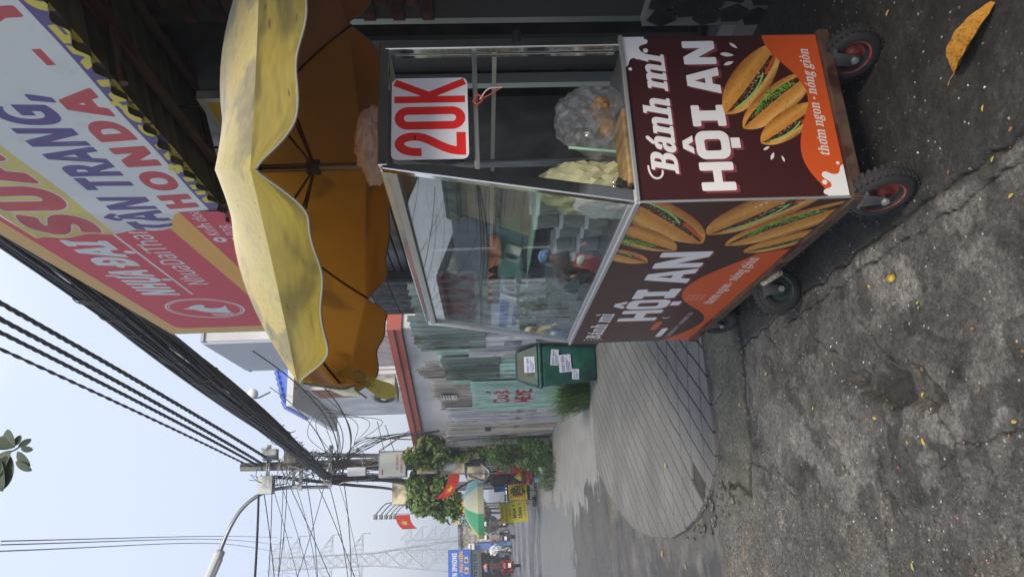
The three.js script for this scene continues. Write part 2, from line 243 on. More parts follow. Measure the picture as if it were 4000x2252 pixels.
function groundTextures(n, a0, a1, b0, b1, detail) {
  const c = new Uint8Array(n * n * 4), h = new Uint8Array(n * n * 4);
  for (let j = 0, o = 0; j < n; j++) for (let i = 0; i < n; i++, o += 4) {
    const [r, g, b, z] = groundColour(lerp(a0, a1, (i + 0.5) / n), lerp(b0, b1, (j + 0.5) / n), detail);
    c[o] = toS(r) * 255; c[o + 1] = toS(g) * 255; c[o + 2] = toS(b) * 255; c[o + 3] = h[o + 3] = 255; h[o] = h[o + 1] = h[o + 2] = Math.min(1, Math.max(0, z * 0.7 + 0.2)) * 255;
  }
  const mk = (d, s) => { const t = new THREE.DataTexture(d, n, n); t.magFilter = THREE.LinearFilter; t.minFilter = THREE.LinearMipmapLinearFilter; t.generateMipmaps = true; if (s) t.colorSpace = THREE.SRGBColorSpace; t.needsUpdate = true; return t; };
  return [mk(c, true), mk(h, false)];
}
function patch(a0, a1, b0, b1, na, nb, height) {
  const p = [], u = [], ix = [];
  for (let j = 0; j <= nb; j++) for (let i = 0; i <= na; i++) { const a = lerp(a0, a1, i / na), b = lerp(b0, b1, j / nb); p.push(a, height(a, b), b); u.push(i / na, j / nb); }
  for (let j = 0; j < nb; j++) for (let i = 0; i < na; i++) { const k = j * (na + 1) + i; ix.push(k, k + na + 1, k + 1, k + 1, k + na + 1, k + na + 2); }
  const g = new THREE.BufferGeometry(); g.setAttribute('position', new THREE.Float32BufferAttribute(p, 3)); g.setAttribute('uv', new THREE.Float32BufferAttribute(u, 2)); g.setIndex(ix); g.computeVertexNormals(); return g;
}
{
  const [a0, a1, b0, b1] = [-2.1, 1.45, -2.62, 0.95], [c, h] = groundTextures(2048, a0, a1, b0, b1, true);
  const hgt = (a, b) => {
    const edge = Math.min(a - a0, a1 - a, b - b0, b1 - b), e = smooth(0, 0.12, edge), conc = b > -2.35 ? concreteEdge(a, b) : 0;
    const z = 0.004 + conc * 0.006 + (fbm(a * 3, b * 3, 4, 131) - 0.5) * 0.016 + (fbm(a * 22, b * 22, 3, 133) - 0.5) * 0.006 - holeAt(a, b) * (0.03 + 0.012 * fbm(a * 40, b * 40, 3, 127)) - crackAt(a, b) * 0.018 - smooth(-1.84, -1.9, b + 0.1 * (a + 0.4)) * 0.012 * conc + smooth(-0.02, 0.05, a) * 0.004;
    return lerp(-0.0045, z, e);
  };
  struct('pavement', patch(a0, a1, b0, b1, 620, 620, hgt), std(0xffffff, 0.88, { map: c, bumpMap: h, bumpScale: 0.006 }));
}
{
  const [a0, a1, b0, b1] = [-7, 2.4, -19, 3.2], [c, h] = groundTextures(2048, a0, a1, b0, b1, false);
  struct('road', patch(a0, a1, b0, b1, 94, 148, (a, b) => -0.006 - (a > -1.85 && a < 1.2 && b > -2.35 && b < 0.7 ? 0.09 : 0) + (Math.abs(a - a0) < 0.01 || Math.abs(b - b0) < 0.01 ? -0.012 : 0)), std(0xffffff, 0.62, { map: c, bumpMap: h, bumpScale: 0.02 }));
  const rect = (x0, x1, z0, z1) => metric(new THREE.PlaneGeometry(x1 - x0, z1 - z0).rotateX(-Math.PI / 2).translate((x0 + x1) / 2, 0, (z0 + z1) / 2)); struct('ground', [rect(-450, 450, -550, -18.9), rect(-450, -6.9, -18.9, 300), rect(2.3, 450, -18.9, 300), rect(-6.9, 2.3, 3.1, 300)], std([0.2, 0.205, 0.215], 0.6, { map: (() => { const t = tMottle.clone(); t.repeat.set(0.2, 0.2); return t; })() }), [0, -0.022, 0]);
}
// ---- scored concrete ramp: every lozenge between the scored lines is a piece of its own ----
const SLAB = [[1.03, -2.37], [-0.6, -2.38], [-0.75, -2.45], [-0.9, -2.66], [-1.05, -3.0], [-1.14, -3.35], [-1.2, -3.75], [-1.21, -4.4], [-1.15, -5.2], [-0.95, -5.95], [-0.73, -6.6], [-0.44, -7.25], [1.03, -7.25]];
function clip(poly, conv) { // both as (a, b); conv runs so that its inside lies to one side
  let out = poly; const n = conv.length, cx = conv.reduce((s, p) => s + p[0], 0) / n, cy = conv.reduce((s, p) => s + p[1], 0) / n;
  for (let i = 0; i < n && out.length; i++) {
    const [x0, y0] = conv[i], [x1, y1] = conv[(i + 1) % n], f = (p) => (x1 - x0) * (p[1] - y0) - (y1 - y0) * (p[0] - x0), s = Math.sign(f([cx, cy])), nx = [];
    for (let k = 0; k < out.length; k++) { const p = out[k], q = out[(k + 1) % out.length], fp = f(p) * s, fq = f(q) * s; if (fp >= 0) nx.push(p); if (fp * fq < 0) { const t = fp / (fp - fq); nx.push([lerp(p[0], q[0], t), lerp(p[1], q[1], t)]); } }
    out = nx;
  }
  return out;
}
const area = (p) => { let s = 0; for (let i = 0; i < p.length; i++) { const q = p[(i + 1) % p.length]; s += p[i][0] * q[1] - q[0] * p[i][1]; } return s / 2; };
function prism(poly, y0, y1, inset) { // flat-topped piece with a chamfered rim
  if (area(poly) < 0) poly = [...poly].reverse(); const n = poly.length, cx = poly.reduce((s, p) => s + p[0], 0) / n, cy = poly.reduce((s, p) => s + p[1], 0) / n;
  const ring = (d, y) => poly.map(([x, z]) => { const l = Math.hypot(x - cx, z - cy) || 1, k = Math.max(0, 1 - d / l); return [cx + (x - cx) * k, y(x, z), cy + (z - cy) * k]; });
  const y = (f) => (typeof f === 'function' ? f : () => f), R0 = ring(0, y(y0)), R1 = ring(0, (x, z) => y(y1)(x, z) - inset), R2 = ring(inset, y(y1)), P = [];
  for (let i = 0; i < n; i++) { const k = (i + 1) % n; P.push(...R0[i], ...R1[i], ...R1[k], ...R0[i], ...R1[k], ...R0[k], ...R1[i], ...R2[i], ...R2[k], ...R1[i], ...R2[k], ...R1[k]); if (i > 0 && i < n - 1) P.push(...R2[0], ...R2[k], ...R2[i]); }
  const g = new THREE.BufferGeometry(); g.setAttribute('position', new THREE.Float32BufferAttribute(P, 3)); g.computeVertexNormals(); return metric(g);
}
{
  const y = (a, b) => 0.026 + 0.012 * smooth(-2.4, -4, b) + (fbm(a * 1.3, b * 1.3, 3, 141) - 0.5) * 0.03;
  const slab = struct('concrete_ramp', prism(SLAB, -0.05, (a, b) => y(a, b) - 0.02, 0.012), plaster([0.06, 0.056, 0.05]));
  const slabMap = tSoft.clone(); slabMap.repeat.set(0.6, 0.6); const tones = [0.212, 0.216, 0.22, 0.214, 0.218].map((v, i) => { const t = slabMap; return std([v, v * 0.985, v * 0.945], 0.85, { map: t, bumpMap: tFine, bumpScale: 0.003 }); });
  const P = (k, j) => { const a = (0.275 * j - 0.235 * k) / (-1.3 - 0.28); return [a, 0.28 * a + 0.275 * j]; }, cells = [];
  for (let k = -60; k < 10; k++) for (let j = -40; j < 0; j++) {
    const q = [P(k, j), P(k + 1, j), P(k + 1, j + 1), P(k, j + 1)].map(([a, b]) => [a + (fbm(a * 3, b * 3, 2, 151) - 0.5) * 0.05, b + (fbm(a * 3 + 9, b * 3, 2, 153) - 0.5) * 0.05]), cx = q.reduce((s, p) => s + p[0], 0) / 4, cy = q.reduce((s, p) => s + p[1], 0) / 4;
    const c = clip(q.map(([a, b]) => { const l = Math.hypot(a - cx, b - cy), f = 1 - 0.013 / l; return [cx + (a - cx) * f, cy + (b - cy) * f]; }), SLAB);
    if (c.length > 2 && Math.abs(area(c)) > 0.0025 && hash(k, j, 3) > (Math.hypot(cx + 0.95, cy + 2.75) < 0.2 ? 0.45 : -1)) cells.push([c, -cy]);
  }
  cells.sort((p, q) => p[1] - q[1]);
  cells.slice(0, 298).forEach(([c], i) => mesh('paving_lozenge', prism(c, (a, b) => y(a, b) - 0.03, y, 0.004), tones[i % 5], slab));
  if (cells.length > 298) { const o = mesh('far_paving_lozenges', cells.slice(298).map(([c]) => prism(c, (a, b) => y(a, b) - 0.03, y, 0.004)), tones[2], slab); o.userData.kind = 'stuff'; }
  // rubble of the broken rim
  const rub = []; for (let i = 0; i < 90; i++) { const t = Math.pow(rnd(), 1.6) * 0.75, r = rr(0.004, 0.022) * (rnd() < 0.2 ? 1.6 : 1), g = new THREE.IcosahedronGeometry(r, 0); g.scale(rr(0.7, 1.4), rr(0.35, 0.7), rr(0.7, 1.4)); g.rotateY(rnd() * 6); g.translate(-0.92 - 0.28 * t + rr(-0.12, 0.12), 0.006, lerp(-2.35, -3.6, t) + rr(-0.15, 0.15)); rub.push(g); }
  const o = single('concrete_rubble', 'loose concrete crumbs along the broken rim of the scored ramp', 'rubble', [0, 0, 0], 0, rub, plaster([0.22, 0.21, 0.19])); o.userData.kind = 'stuff';
}

// ================= the shop behind the cart =================
// corrugated sheet in local x (along), y (up); folds run along y
function corrugated(w, h, pitch, amp, rag = 0, sd = 1, ny = 1, shape = 0) {
  const nx = Math.max(8, Math.round(w / pitch) * 8), p = [], u = [], ix = [];
  for (let j = 0; j <= ny; j++) for (let i = 0; i <= nx; i++) {
    const x = (i / nx - 0.5) * w, t = (i / nx) * (w / pitch) * Math.PI * 2, s = Math.sin(t), z = amp * (shape ? Math.max(-1, Math.min(1, s * 2.2)) : s), yy = (j / ny) * h;
    p.push(x, j === ny ? yy + rag * (fbm(x * 3 + sd, 1, 3, sd + 200) - 0.5) * 2 + (rag ? 0.01 * s : 0) : yy, z + (fbm(x * 2.1, yy * 2.1 + sd, 2, sd + 300) - 0.5) * amp * 1.4); u.push(x, yy);
  }
  for (let j = 0; j < ny; j++) for (let i = 0; i < nx; i++) { const k = j * (nx + 1) + i; ix.push(k, k + 1, k + nx + 1, k + 1, k + nx + 2, k + nx + 1); }
  const g = new THREE.BufferGeometry(); g.setAttribute('position', new THREE.Float32BufferAttribute(p, 3)); g.setAttribute('uv', new THREE.Float32BufferAttribute(u, 2)); g.setIndex(ix); g.computeVertexNormals(); return g;
}
{
  const s = thing('repair_shop', 'dim concrete fronted repair shop behind the food cart', 'building', [1.5, 0, 0]);
  // local x points away from the street; the front stands at x = 0
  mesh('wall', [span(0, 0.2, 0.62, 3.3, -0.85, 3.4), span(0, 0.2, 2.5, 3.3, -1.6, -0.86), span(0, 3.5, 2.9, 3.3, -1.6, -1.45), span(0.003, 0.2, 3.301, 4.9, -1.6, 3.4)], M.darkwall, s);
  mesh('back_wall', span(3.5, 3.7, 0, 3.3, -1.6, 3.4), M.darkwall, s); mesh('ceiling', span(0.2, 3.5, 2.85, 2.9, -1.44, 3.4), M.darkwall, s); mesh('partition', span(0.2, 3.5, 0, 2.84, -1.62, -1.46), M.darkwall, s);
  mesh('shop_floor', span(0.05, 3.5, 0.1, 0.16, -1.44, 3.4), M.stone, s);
  // brick pier beside the opening, each brick on its own
  const pier = mesh('pier', span(-0.035, 0, 0.62, 3.2, -0.86, -0.42), M.dark, s), bm = [plaster([0.2, 0.09, 0.055]), plaster([0.16, 0.075, 0.05]), plaster([0.24, 0.11, 0.07])], bg = rb(0.02, 0.062, 0.205, 0.004);
  for (let j = 0; j < 20; j++) for (let i = 0; i < 3; i++) { const z = -0.75 + i * 0.215 - (j % 2 ? 0.105 : 0); if (z < -0.8 || z > -0.46) continue; const b = mesh('brick', bg, bm[(i + j * 2) % 3], pier); b.position.set(-0.046, 1.72 + j * 0.074, z); }
  // stone-faced plinth
  const pl = mesh('plinth', [span(-0.1, 0, 0, 0.62, -0.86, 3.4), span(-0.1, 0.1, 0, 0.12, -1.44, -0.861)], std([0.3, 0.3, 0.29], 0.9), s), sm = [0.07, 0.1, 0.13, 0.09].map((v) => plaster([v, v * 1.02, v * 1.05]));
  const used2 = []; for (let j = 0; j < 5; j++) for (let i = 0; i < 20; i++) { const z = -0.8 + i * 0.13 + (hash(i, j, 401) - 0.5) * 0.06 + (j % 2) * 0.06, y = 0.06 + j * 0.12 + (hash(i, j, 402) - 0.5) * 0.03, n = 5 + Math.floor(hash(i, j, 403) * 2), q = []; for (let k = 0; k < n; k++) { const t = (k / n) * 6.283 + hash(i, j, 404) * 2, r = 0.064 + 0.01 * hash(i, j + k, 405); q.push([Math.cos(t) * r * 1.12, Math.sin(t) * r * 0.98]); } const g = prism(q, 0, 0.012, 0.004); g.rotateZ(Math.PI / 2); const o = mesh('stone', g, sm[(i * 3 + j) % 4], pl); o.position.set(-0.1, y, z); }
  // door frame of the dark opening
  mesh('door_post', [span(-0.02, 0.05, 0.16, 2.5, -0.92, -0.865)], std([0.3, 0.34, 0.34], 0.4, { metalness: 0.6 }), s); mesh('door_post', [span(-0.02, 0.05, 0.16, 2.5, -1.5, -1.45)], std([0.45, 0.5, 0.5], 0.4, { metalness: 0.6 }), s);
  mesh('door_leaf', [span(0.06, 0.09, 0.2, 2.45, -1.44, -1.15)], std([0.05, 0.05, 0.05], 0.5), s);
  // awning: folded sheet sloping down to the street, carried on a rusty pipe
  const aw = thing('shop_awning', 'dark corrugated metal awning with wavy edge over the cart', 'awning', [0.58, 2.83, 0.75]);
  const g = corrugated(4.25, 0.98, 0.13, 0.014, 0, 5, 4); g.rotateX(-Math.PI / 2 + 0.3).rotateY(-Math.PI / 2); const sh = mesh('roof_sheet', g, M.awning, aw);
  mesh('front_pipe', bar([0.29, 0.055, -2.05], [0.29, 0.055, 2.1], 0.026, 10), M.darkrust, aw); mesh('rear_pipe', bar([0.72, 0.18, -2.05], [0.72, 0.18, 2.1], 0.022, 10), M.darkrust, aw);
  for (const z of [-1.95, -0.9, 0.2, 1.3]) mesh('rafter', bar([0.02, -0.035, z], [0.92, 0.24, z], 0.018, 8), M.darkrust, aw);
  mesh('brace', bar([0.3, 0.03, -0.55], [0.92, -0.42, -0.75], 0.006, 6), M.dark, aw);
}
// ---- shop banner above the awning ----
const W1 = 2.9;
{
  const px = 560, X = (b) => (b + 1.475) * px, Yv = (y) => (3.895 - y) * px, map = canvas(Math.round(W1 * px), Math.round(1.16 * px), (g, w, h) => {
    g.fillStyle = '#d6dde0'; g.fillRect(0, 0, w, h); g.fillStyle = '#d2c678'; g.fillRect(0, 0, w, Yv(3.478)); g.fillStyle = '#62598f'; g.fillRect(0, Yv(2.905), w, h);  // print kept pale: veiling glare over the banner is mixed into its colours
    const red = '#c0545c', F = 'bold SIZEpx sans-serif';
    for (const [t, x0, x1] of [['S', -1.46, -1.22], ['Ử', -1.19, -0.89], ['A', -0.86, -0.56], ['X', -0.4, -0.1], ['E', -0.06, 0.2]]) fitText(g, t, X(x0), X(x1), Yv(3.545), 225, { fill: red, stroke: '#cdd5d6', lw: 30, weight: 22, skew: 0.12 });
    fitText(g, 'TÂN', X(-1.49), X(-1.06), Yv(3.145), 168, { fill: '#5f5790', weight: 8, skew: 0.1 }); fitText(g, 'TRANG,', X(-1.0), X(-0.2), Yv(3.145), 168, { fill: '#5f5790', weight: 8, skew: 0.1 }); fitText(g, 'VÁ', X(0), X(0.3), Yv(3.145), 168, { fill: '#5f5790', weight: 8, skew: 0.1 });
    fitText(g, 'HONDA', X(-1.245), X(-0.17), Yv(2.94), 108, { fill: red, weight: 9, track: 12 }); g.fillStyle = red; g.fillRect(X(-0.05), Yv(3.01), 0.09 * px, 0.03 * px); fitText(g, 'YAMAHA', X(0.16), X(1.3), Yv(2.94), 108, { fill: red, weight: 9, track: 12 });
    fitText(g, 'NHẬN SƠN XE CHẤT CAO', X(-1.2), X(1.2), Yv(2.785), 78, { fill: '#d8c95a', weight: 5 });
    speckle(g, w, h, 500, ['#8b8f8c', '#a9a48c'], 0.08, 2, 26);
  });
  const s = thing('shop_banner', 'white, yellow and purple printed banner with red lettering above the awning', 'banner', [0.62, 2.735, -0.025]);
  const HB = 1.07, g = new THREE.PlaneGeometry(W1, HB, 40, 24), p = g.attributes.position; { const u = g.attributes.uv; for (let i = 0; i < u.count; i++) u.setY(i, 1 - (1 - u.getY(i)) * (HB / 1.16)); }
  for (let i = 0; i < p.count; i++) { const x = p.getX(i), y = p.getY(i), e = Math.abs(x) - W1 / 2 + 0.25; p.setZ(i, 0.004 * Math.sin(x * 9 + y * 4) + (e > 0 ? 0.008 * Math.sin(y * 26 + x * 10) * smooth(0, 0.25, e) : 0)); }
  g.computeVertexNormals(); g.translate(0, 1.16 - HB / 2, 0); g.rotateX(0.05); g.rotateY(-Math.PI / 2);
  mesh('printed_sheet', g, phy(0xffffff, 0.9, { map, transmission: 0.3, thickness: 0 }), s);
  mesh('frame', [span(0.012, 0.042, 0.12, 1.15, -W1 / 2 - 0.012, -W1 / 2 + 0.02), span(0.012, 0.042, 0.12, 1.15, W1 / 2 - 0.02, W1 / 2 + 0.012), span(-0.05, -0.02, 1.15, 1.175, -W1 / 2 - 0.012, W1 / 2)].map((q) => q.rotateZ(0.0)), M.alu, s);
}
// ---- red sign of the next shop ----
{
  const px = 640, X = (b) => (b + 3.675) * px, Yv = (y) => (4.11 - y) * px, W = 2.4, H = 1.42, map = canvas(Math.round(W * px), Math.round(H * px), (g, w, h) => {
    g.fillStyle = '#c9a56b'; g.fillRect(0, 0, w, h); g.fillStyle = '#bf4f58'; g.beginPath(); g.roundRect(X(-3.5), Yv(4.0), 2000, 1400, [60, 0, 0, 60]); g.fill();  // washed out reds: the hazy glare is painted into this board
    g.fillStyle = '#cf9f56'; g.beginPath(); g.moveTo(w, Yv(3.2)); g.lineTo(w, Yv(3.06)); g.lineTo(X(-2.3), Yv(3.03)); g.lineTo(X(-3.52), Yv(3.0)); g.lineTo(X(-3.52), Yv(3.18)); g.lineTo(X(-2.6), Yv(3.16)); g.fill();
    const wh = '#c4cbcb'; fitText(g, 'NHỰA', X(-2.65), X(-2.12), Yv(3.62), 205, { fill: wh, weight: 12, skew: 0.12 }); fitText(g, 'ĐẠI', X(-2.06), X(-1.63), Yv(3.62), 205, { fill: wh, weight: 12, skew: 0.12 }); g.fillStyle = wh; g.fillRect(X(-2.63), Yv(3.535), 2000, 10);
    fitText(g, 'NhuaDaiThanh', X(-2.44), X(-1.36), Yv(3.335), 120, { fill: wh, font: 'SIZEpx sans-serif' });
    g.strokeStyle = wh; g.lineWidth = 9; const ex = X(-2.98), ey = Yv(3.57), rx = 0.24 * px, ry = 0.275 * px; g.beginPath(); g.ellipse(ex, ey, rx, ry, 0, 0, 7); g.stroke(); g.lineWidth = 4; g.beginPath(); g.ellipse(ex, ey, rx - 13, ry - 13, 0, 0, 7); g.stroke();
    g.fillStyle = wh; g.beginPath(); g.moveTo(ex - 70, ey + 100); g.quadraticCurveTo(ex - 90, ey - 10, ex - 10, ey - 60); g.lineTo(ex + 5, ey - 105); g.lineTo(ex + 25, ey - 70); g.quadraticCurveTo(ex + 60, ey - 45, ex + 66, ey + 2); g.lineTo(ex + 40, ey + 14); g.quadraticCurveTo(ex + 16, ey - 16, ex + 4, ey + 20); g.quadraticCurveTo(ex - 10, ey + 70, ex + 40, ey + 110); g.quadraticCurveTo(ex - 30, ey + 90, ex - 70, ey + 100); g.fill();
    g.lineWidth = 7; for (const k of [0, 1, 2]) { g.beginPath(); g.arc(ex - 10, ey + 30, 84 + k * 14, 2.2 + k * 0.12, 3.6 - k * 0.1); g.stroke(); }
    g.beginPath(); g.fillStyle = wh; g.arc(X(-1.66), Yv(2.985), 24, 0, 7); g.fill(); vtext(g, 'Kinh doanh', X(-1.6), Yv(2.96), 56, { fill: wh, font: 'SIZEpx sans-serif' }); g.beginPath(); g.arc(X(-1.66), Yv(2.88), 24, 0, 7); g.fill(); vtext(g, '028', X(-1.6), Yv(2.86), 56, { fill: wh, font: 'SIZEpx sans-serif' });
    g.fillStyle = '#bf4f58'; g.fillRect(X(-1.68), Yv(3.0), 24, 14); g.fillRect(X(-1.68), Yv(2.895), 24, 14);
    g.globalAlpha = 0.05; g.fillStyle = '#5b3a2a'; for (let i = 0; i < 60; i++) g.fillRect(0, rnd() * h, w, rr(1, 6)); g.globalAlpha = 1;
  });
  const s = thing('shop_sign', 'large red and orange sign board with white lettering and oval horse emblem', 'sign', [0.6, 2.69, -2.475]);
  mesh('sign_box', span(0.012, 0.1, 0, H, -W / 2, W / 2), M.alu, s);
  const o = mesh('printed_face', new THREE.PlaneGeometry(W, H).rotateY(-Math.PI / 2).translate(0.004, H / 2, 0), phy(0xffffff, 0.8, { map }), s);
  for (const z of [-1.05, 0, 1.05]) mesh('bracket', bar([0.1, 0.9, z], [0.9, 0.9, z], 0.02, 8), M.galv, s);
}
// ---- small yellow sign hung under the awning ----
{
  const s = thing('hanging_sign', 'small yellow sign with red letters under the dark awning', 'sign', [1.0, 2.54, -1.14], -Math.PI / 2);
  const map = canvas(512, 256, (g, w, h) => { g.fillStyle = '#b9b9b0'; g.fillRect(0, 0, w, h); g.fillStyle = '#c79f1c'; g.fillRect(30, 30, w - 60, h - 60); vtext(g, 'N', 90, 190, 150, { fill: '#b02828', stroke: '#d9d9d0', lw: 14, weight: 8 }); vtext(g, 'V', 290, 190, 150, { fill: '#b02828', stroke: '#d9d9d0', lw: 14, weight: 8 }); });
  mesh('box', span(-0.3, 0.3, 0, 0.3, -0.04, 0), M.grey, s); mesh('face', new THREE.PlaneGeometry(0.6, 0.3).translate(0, 0.15, 0.004), std(0xffffff, 0.6, { map }), s); mesh('hanger', bar([-0.2, 0.3, -0.02], [-0.2, 0.5, -0.02], 0.008), M.dark, s); mesh('hanger', bar([0.2, 0.3, -0.02], [0.2, 0.52, -0.02], 0.008), M.dark, s);
}
// ---- shuttered house under the red sign ----
{
  const s = thing('shuttered_house', 'grey house with rolled steel shutter and stone tiled wall beyond the umbrella', 'building', [1.5, 0, -1.62]);
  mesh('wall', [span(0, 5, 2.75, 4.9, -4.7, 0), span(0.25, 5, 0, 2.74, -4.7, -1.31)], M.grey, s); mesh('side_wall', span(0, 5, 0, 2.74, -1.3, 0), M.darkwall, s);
  const sh = mesh('shutter', span(0.12, 0.15, 0, 2.74, -3.4, -1.31), M.shutter, s), sg = rb(0.03, 0.075, 2.08, 0.012); for (let i = 0; i < 32; i++) { const o = mesh('slat', sg, M.shutter, sh); o.position.set(0.11, 0.05 + i * 0.083, -2.355); }
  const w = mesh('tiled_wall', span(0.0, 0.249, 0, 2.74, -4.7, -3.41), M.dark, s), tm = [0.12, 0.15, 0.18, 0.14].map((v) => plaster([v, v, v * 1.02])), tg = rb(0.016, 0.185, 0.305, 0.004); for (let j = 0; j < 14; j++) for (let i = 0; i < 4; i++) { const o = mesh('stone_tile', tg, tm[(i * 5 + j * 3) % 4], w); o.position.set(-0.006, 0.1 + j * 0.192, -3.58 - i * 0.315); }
}

// ================= the food cart =================
// one filled bread roll printed on the cart: from (x0, y0) to (x1, y1), half width r, which way the filling shows
function roll(g, x0, y0, x1, y1, r, side = -1, sd = 1) {
  const L = Math.hypot(x1 - x0, y1 - y0), an = Math.atan2(y1 - y0, x1 - x0); g.save(); g.translate(x0, y0); g.rotate(an);
  const shape = (k0, k1, f) => { g.beginPath(); g.moveTo(0, 0); g.bezierCurveTo(L * 0.12, -r * k0, L * 0.8, -r * k0, L, 0); g.bezierCurveTo(L * 0.8, r * k1, L * 0.12, r * k1, 0, 0); g.fillStyle = f; g.fill(); };
  const h = (i) => hash(i, sd, 77);
  const gr = g.createLinearGradient(0, -r, 0, r); gr.addColorStop(0, '#8a4c16'); gr.addColorStop(0.3, '#cf9444'); gr.addColorStop(0.55, '#c07d30'); gr.addColorStop(0.8, '#d8a85c'); gr.addColorStop(1, '#7d4413'); g.save(); shape(1.25, 1.25, gr); g.clip();
  for (let i = 0; i < 420; i++) { g.globalAlpha = 0.28; g.fillStyle = ['#d9973f', '#8f4e16', '#e3b164', '#a35d1c', '#c98733'][i % 5]; g.beginPath(); g.ellipse(h(i) * L, (h(i + 500) - 0.5) * 2.2 * r, r * (0.02 + 0.12 * h(i + 900)), r * 0.035, (h(i + 300) - 0.5) * 1.4, 0, 7); g.fill(); } g.globalAlpha = 1;
  g.restore();
  // the opening with meat, cucumber and lettuce
  g.save(); g.beginPath(); g.moveTo(L * 0.02, 0); g.bezierCurveTo(L * 0.2, side * r * 0.72, L * 0.8, side * r * 0.72, L * 0.97, 0); g.bezierCurveTo(L * 0.75, side * r * 0.12, L * 0.2, side * r * 0.12, L * 0.02, 0); g.fillStyle = '#2a1608'; g.fill(); g.clip();
  for (let i = 0; i < 420; i++) { g.fillStyle = ['#3f2110', '#6b3416', '#57704a', '#1d2b10', '#8d5a2c', '#cdb894', '#7a2c18'][i % 7]; g.globalAlpha = 0.85; g.beginPath(); g.ellipse(h(i + 40) * L, side * r * 0.62 * h(i + 140), r * (0.02 + 0.07 * h(i + 240)), r * 0.035, h(i + 340) * 3, 0, 7); g.fill(); } g.globalAlpha = 1; g.restore();
  if (sd % 2 === 0) for (let i = 0; i < 260; i++) { const q = h(i + 40), e = Math.sin(q * 3.14); g.globalAlpha = 0.8; g.fillStyle = ['#4c9a33', '#5fae3c', '#2c6a22', '#79bf52', '#3c852b'][i % 5]; g.beginPath(); g.ellipse(L * (0.2 + 0.55 * q), side * r * (0.18 + 0.62 * h(i + 60) * e), r * (0.02 + 0.06 * h(i)), r * 0.035, h(i + 9) * 3, 0, 7); g.fill(); }
  else { g.strokeStyle = '#7fc06a'; g.lineWidth = r * 0.09; g.beginPath(); g.moveTo(L * 0.12, side * r * 0.25); g.quadraticCurveTo(L * 0.4, side * r * 0.7, L * 0.6, side * r * 0.3); g.stroke(); g.strokeStyle = '#c34a1c'; g.lineWidth = r * 0.14; g.beginPath(); g.moveTo(L * 0.62, side * r * 0.42); g.lineTo(L * 0.92, side * r * 0.2); g.stroke(); }
  g.restore();
}
// the blocky display letters H O I A N, drawn in a unit box
function block(g, ch, x, y, w, h, fill) {
  g.save(); g.translate(x, y); g.fillStyle = fill; const s = w * 0.3, R = (a, b, c, d) => { g.beginPath(); g.roundRect(a, b, c, d, Math.min(w, h) * 0.06); g.fill(); };
  if (ch === 'H') { R(0, 0, s, h); R(w - s, 0, s, h); R(0, h * 0.38, w, h * 0.25); }
  if (ch === 'O') { g.beginPath(); g.roundRect(0, 0, w, h, w * 0.3); g.roundRect(s, h * 0.26, w - 2 * s, h * 0.48, w * 0.08); g.fill('evenodd'); }
  if (ch === 'I') { R(w * 0.26, 0, w * 0.48, h); R(0, 0, w, h * 0.25); R(0, h * 0.75, w, h * 0.25); }
  if (ch === 'A') { g.beginPath(); g.moveTo(w * 0.3, 0); g.lineTo(w * 0.7, 0); g.lineTo(w, h); g.lineTo(w * 0.68, h); g.lineTo(w * 0.63, h * 0.78); g.lineTo(w * 0.37, h * 0.78); g.lineTo(w * 0.32, h); g.lineTo(0, h); g.closePath(); g.moveTo(w * 0.5, h * 0.24); g.lineTo(w * 0.6, h * 0.56); g.lineTo(w * 0.4, h * 0.56); g.closePath(); g.fill('evenodd'); }
  if (ch === 'N') { R(0, 0, s, h); R(w - s, 0, s, h); g.beginPath(); g.moveTo(0, 0); g.lineTo(s * 1.1, 0); g.lineTo(w, h); g.lineTo(w - s * 1.1, h); g.fill(); }
  if (ch === '^') { g.beginPath(); g.moveTo(0, h); g.lineTo(w * 0.3, 0); g.lineTo(w * 0.7, 0); g.lineTo(w, h); g.lineTo(w * 0.66, h); g.lineTo(w * 0.5, h * 0.5); g.lineTo(w * 0.34, h); g.fill(); }
  if (ch === '.') R(0, 0, w, h);
  g.restore();
}
const MAROON = '#3a1013', SHADOW = '#7a3540', ORANGE = '#c8501c', PAPER = '#dededf';
function splash(g, x, y, s, fx, fy) { g.save(); g.translate(x, y); g.scale(s * fx, s * fy); g.fillStyle = PAPER; g.beginPath(); g.moveTo(0, 0); g.lineTo(1.35, 0); g.bezierCurveTo(1.3, 0.25, 1.0, 0.1, 0.95, 0.35); g.bezierCurveTo(0.9, 0.62, 1.2, 0.7, 1.0, 0.9); g.bezierCurveTo(0.75, 1.0, 0.72, 0.6, 0.5, 0.62); g.bezierCurveTo(0.3, 0.64, 0.4, 0.98, 0.2, 0.98); g.bezierCurveTo(0.06, 0.98, 0.15, 0.8, 0, 0.85); g.fill(); for (const [a, b, r] of [[0.62, 0.86, 0.1], [1.42, 0.2, 0.07]]) { g.beginPath(); g.arc(a, b, r, 0, 7); g.fill(); } g.restore(); }
const petal = (g, x, y, l, an) => { g.save(); g.translate(x, y); g.rotate(an); g.fillStyle = '#d5d2d2'; g.beginPath(); g.moveTo(0, 0); g.quadraticCurveTo(l * 0.34, -l * 0.6, 0, -l); g.quadraticCurveTo(-l * 0.34, -l * 0.6, 0, 0); g.fill(); g.restore(); };
const scriptFont = { font: 'bold SIZEpx serif', skew: 0.22 };
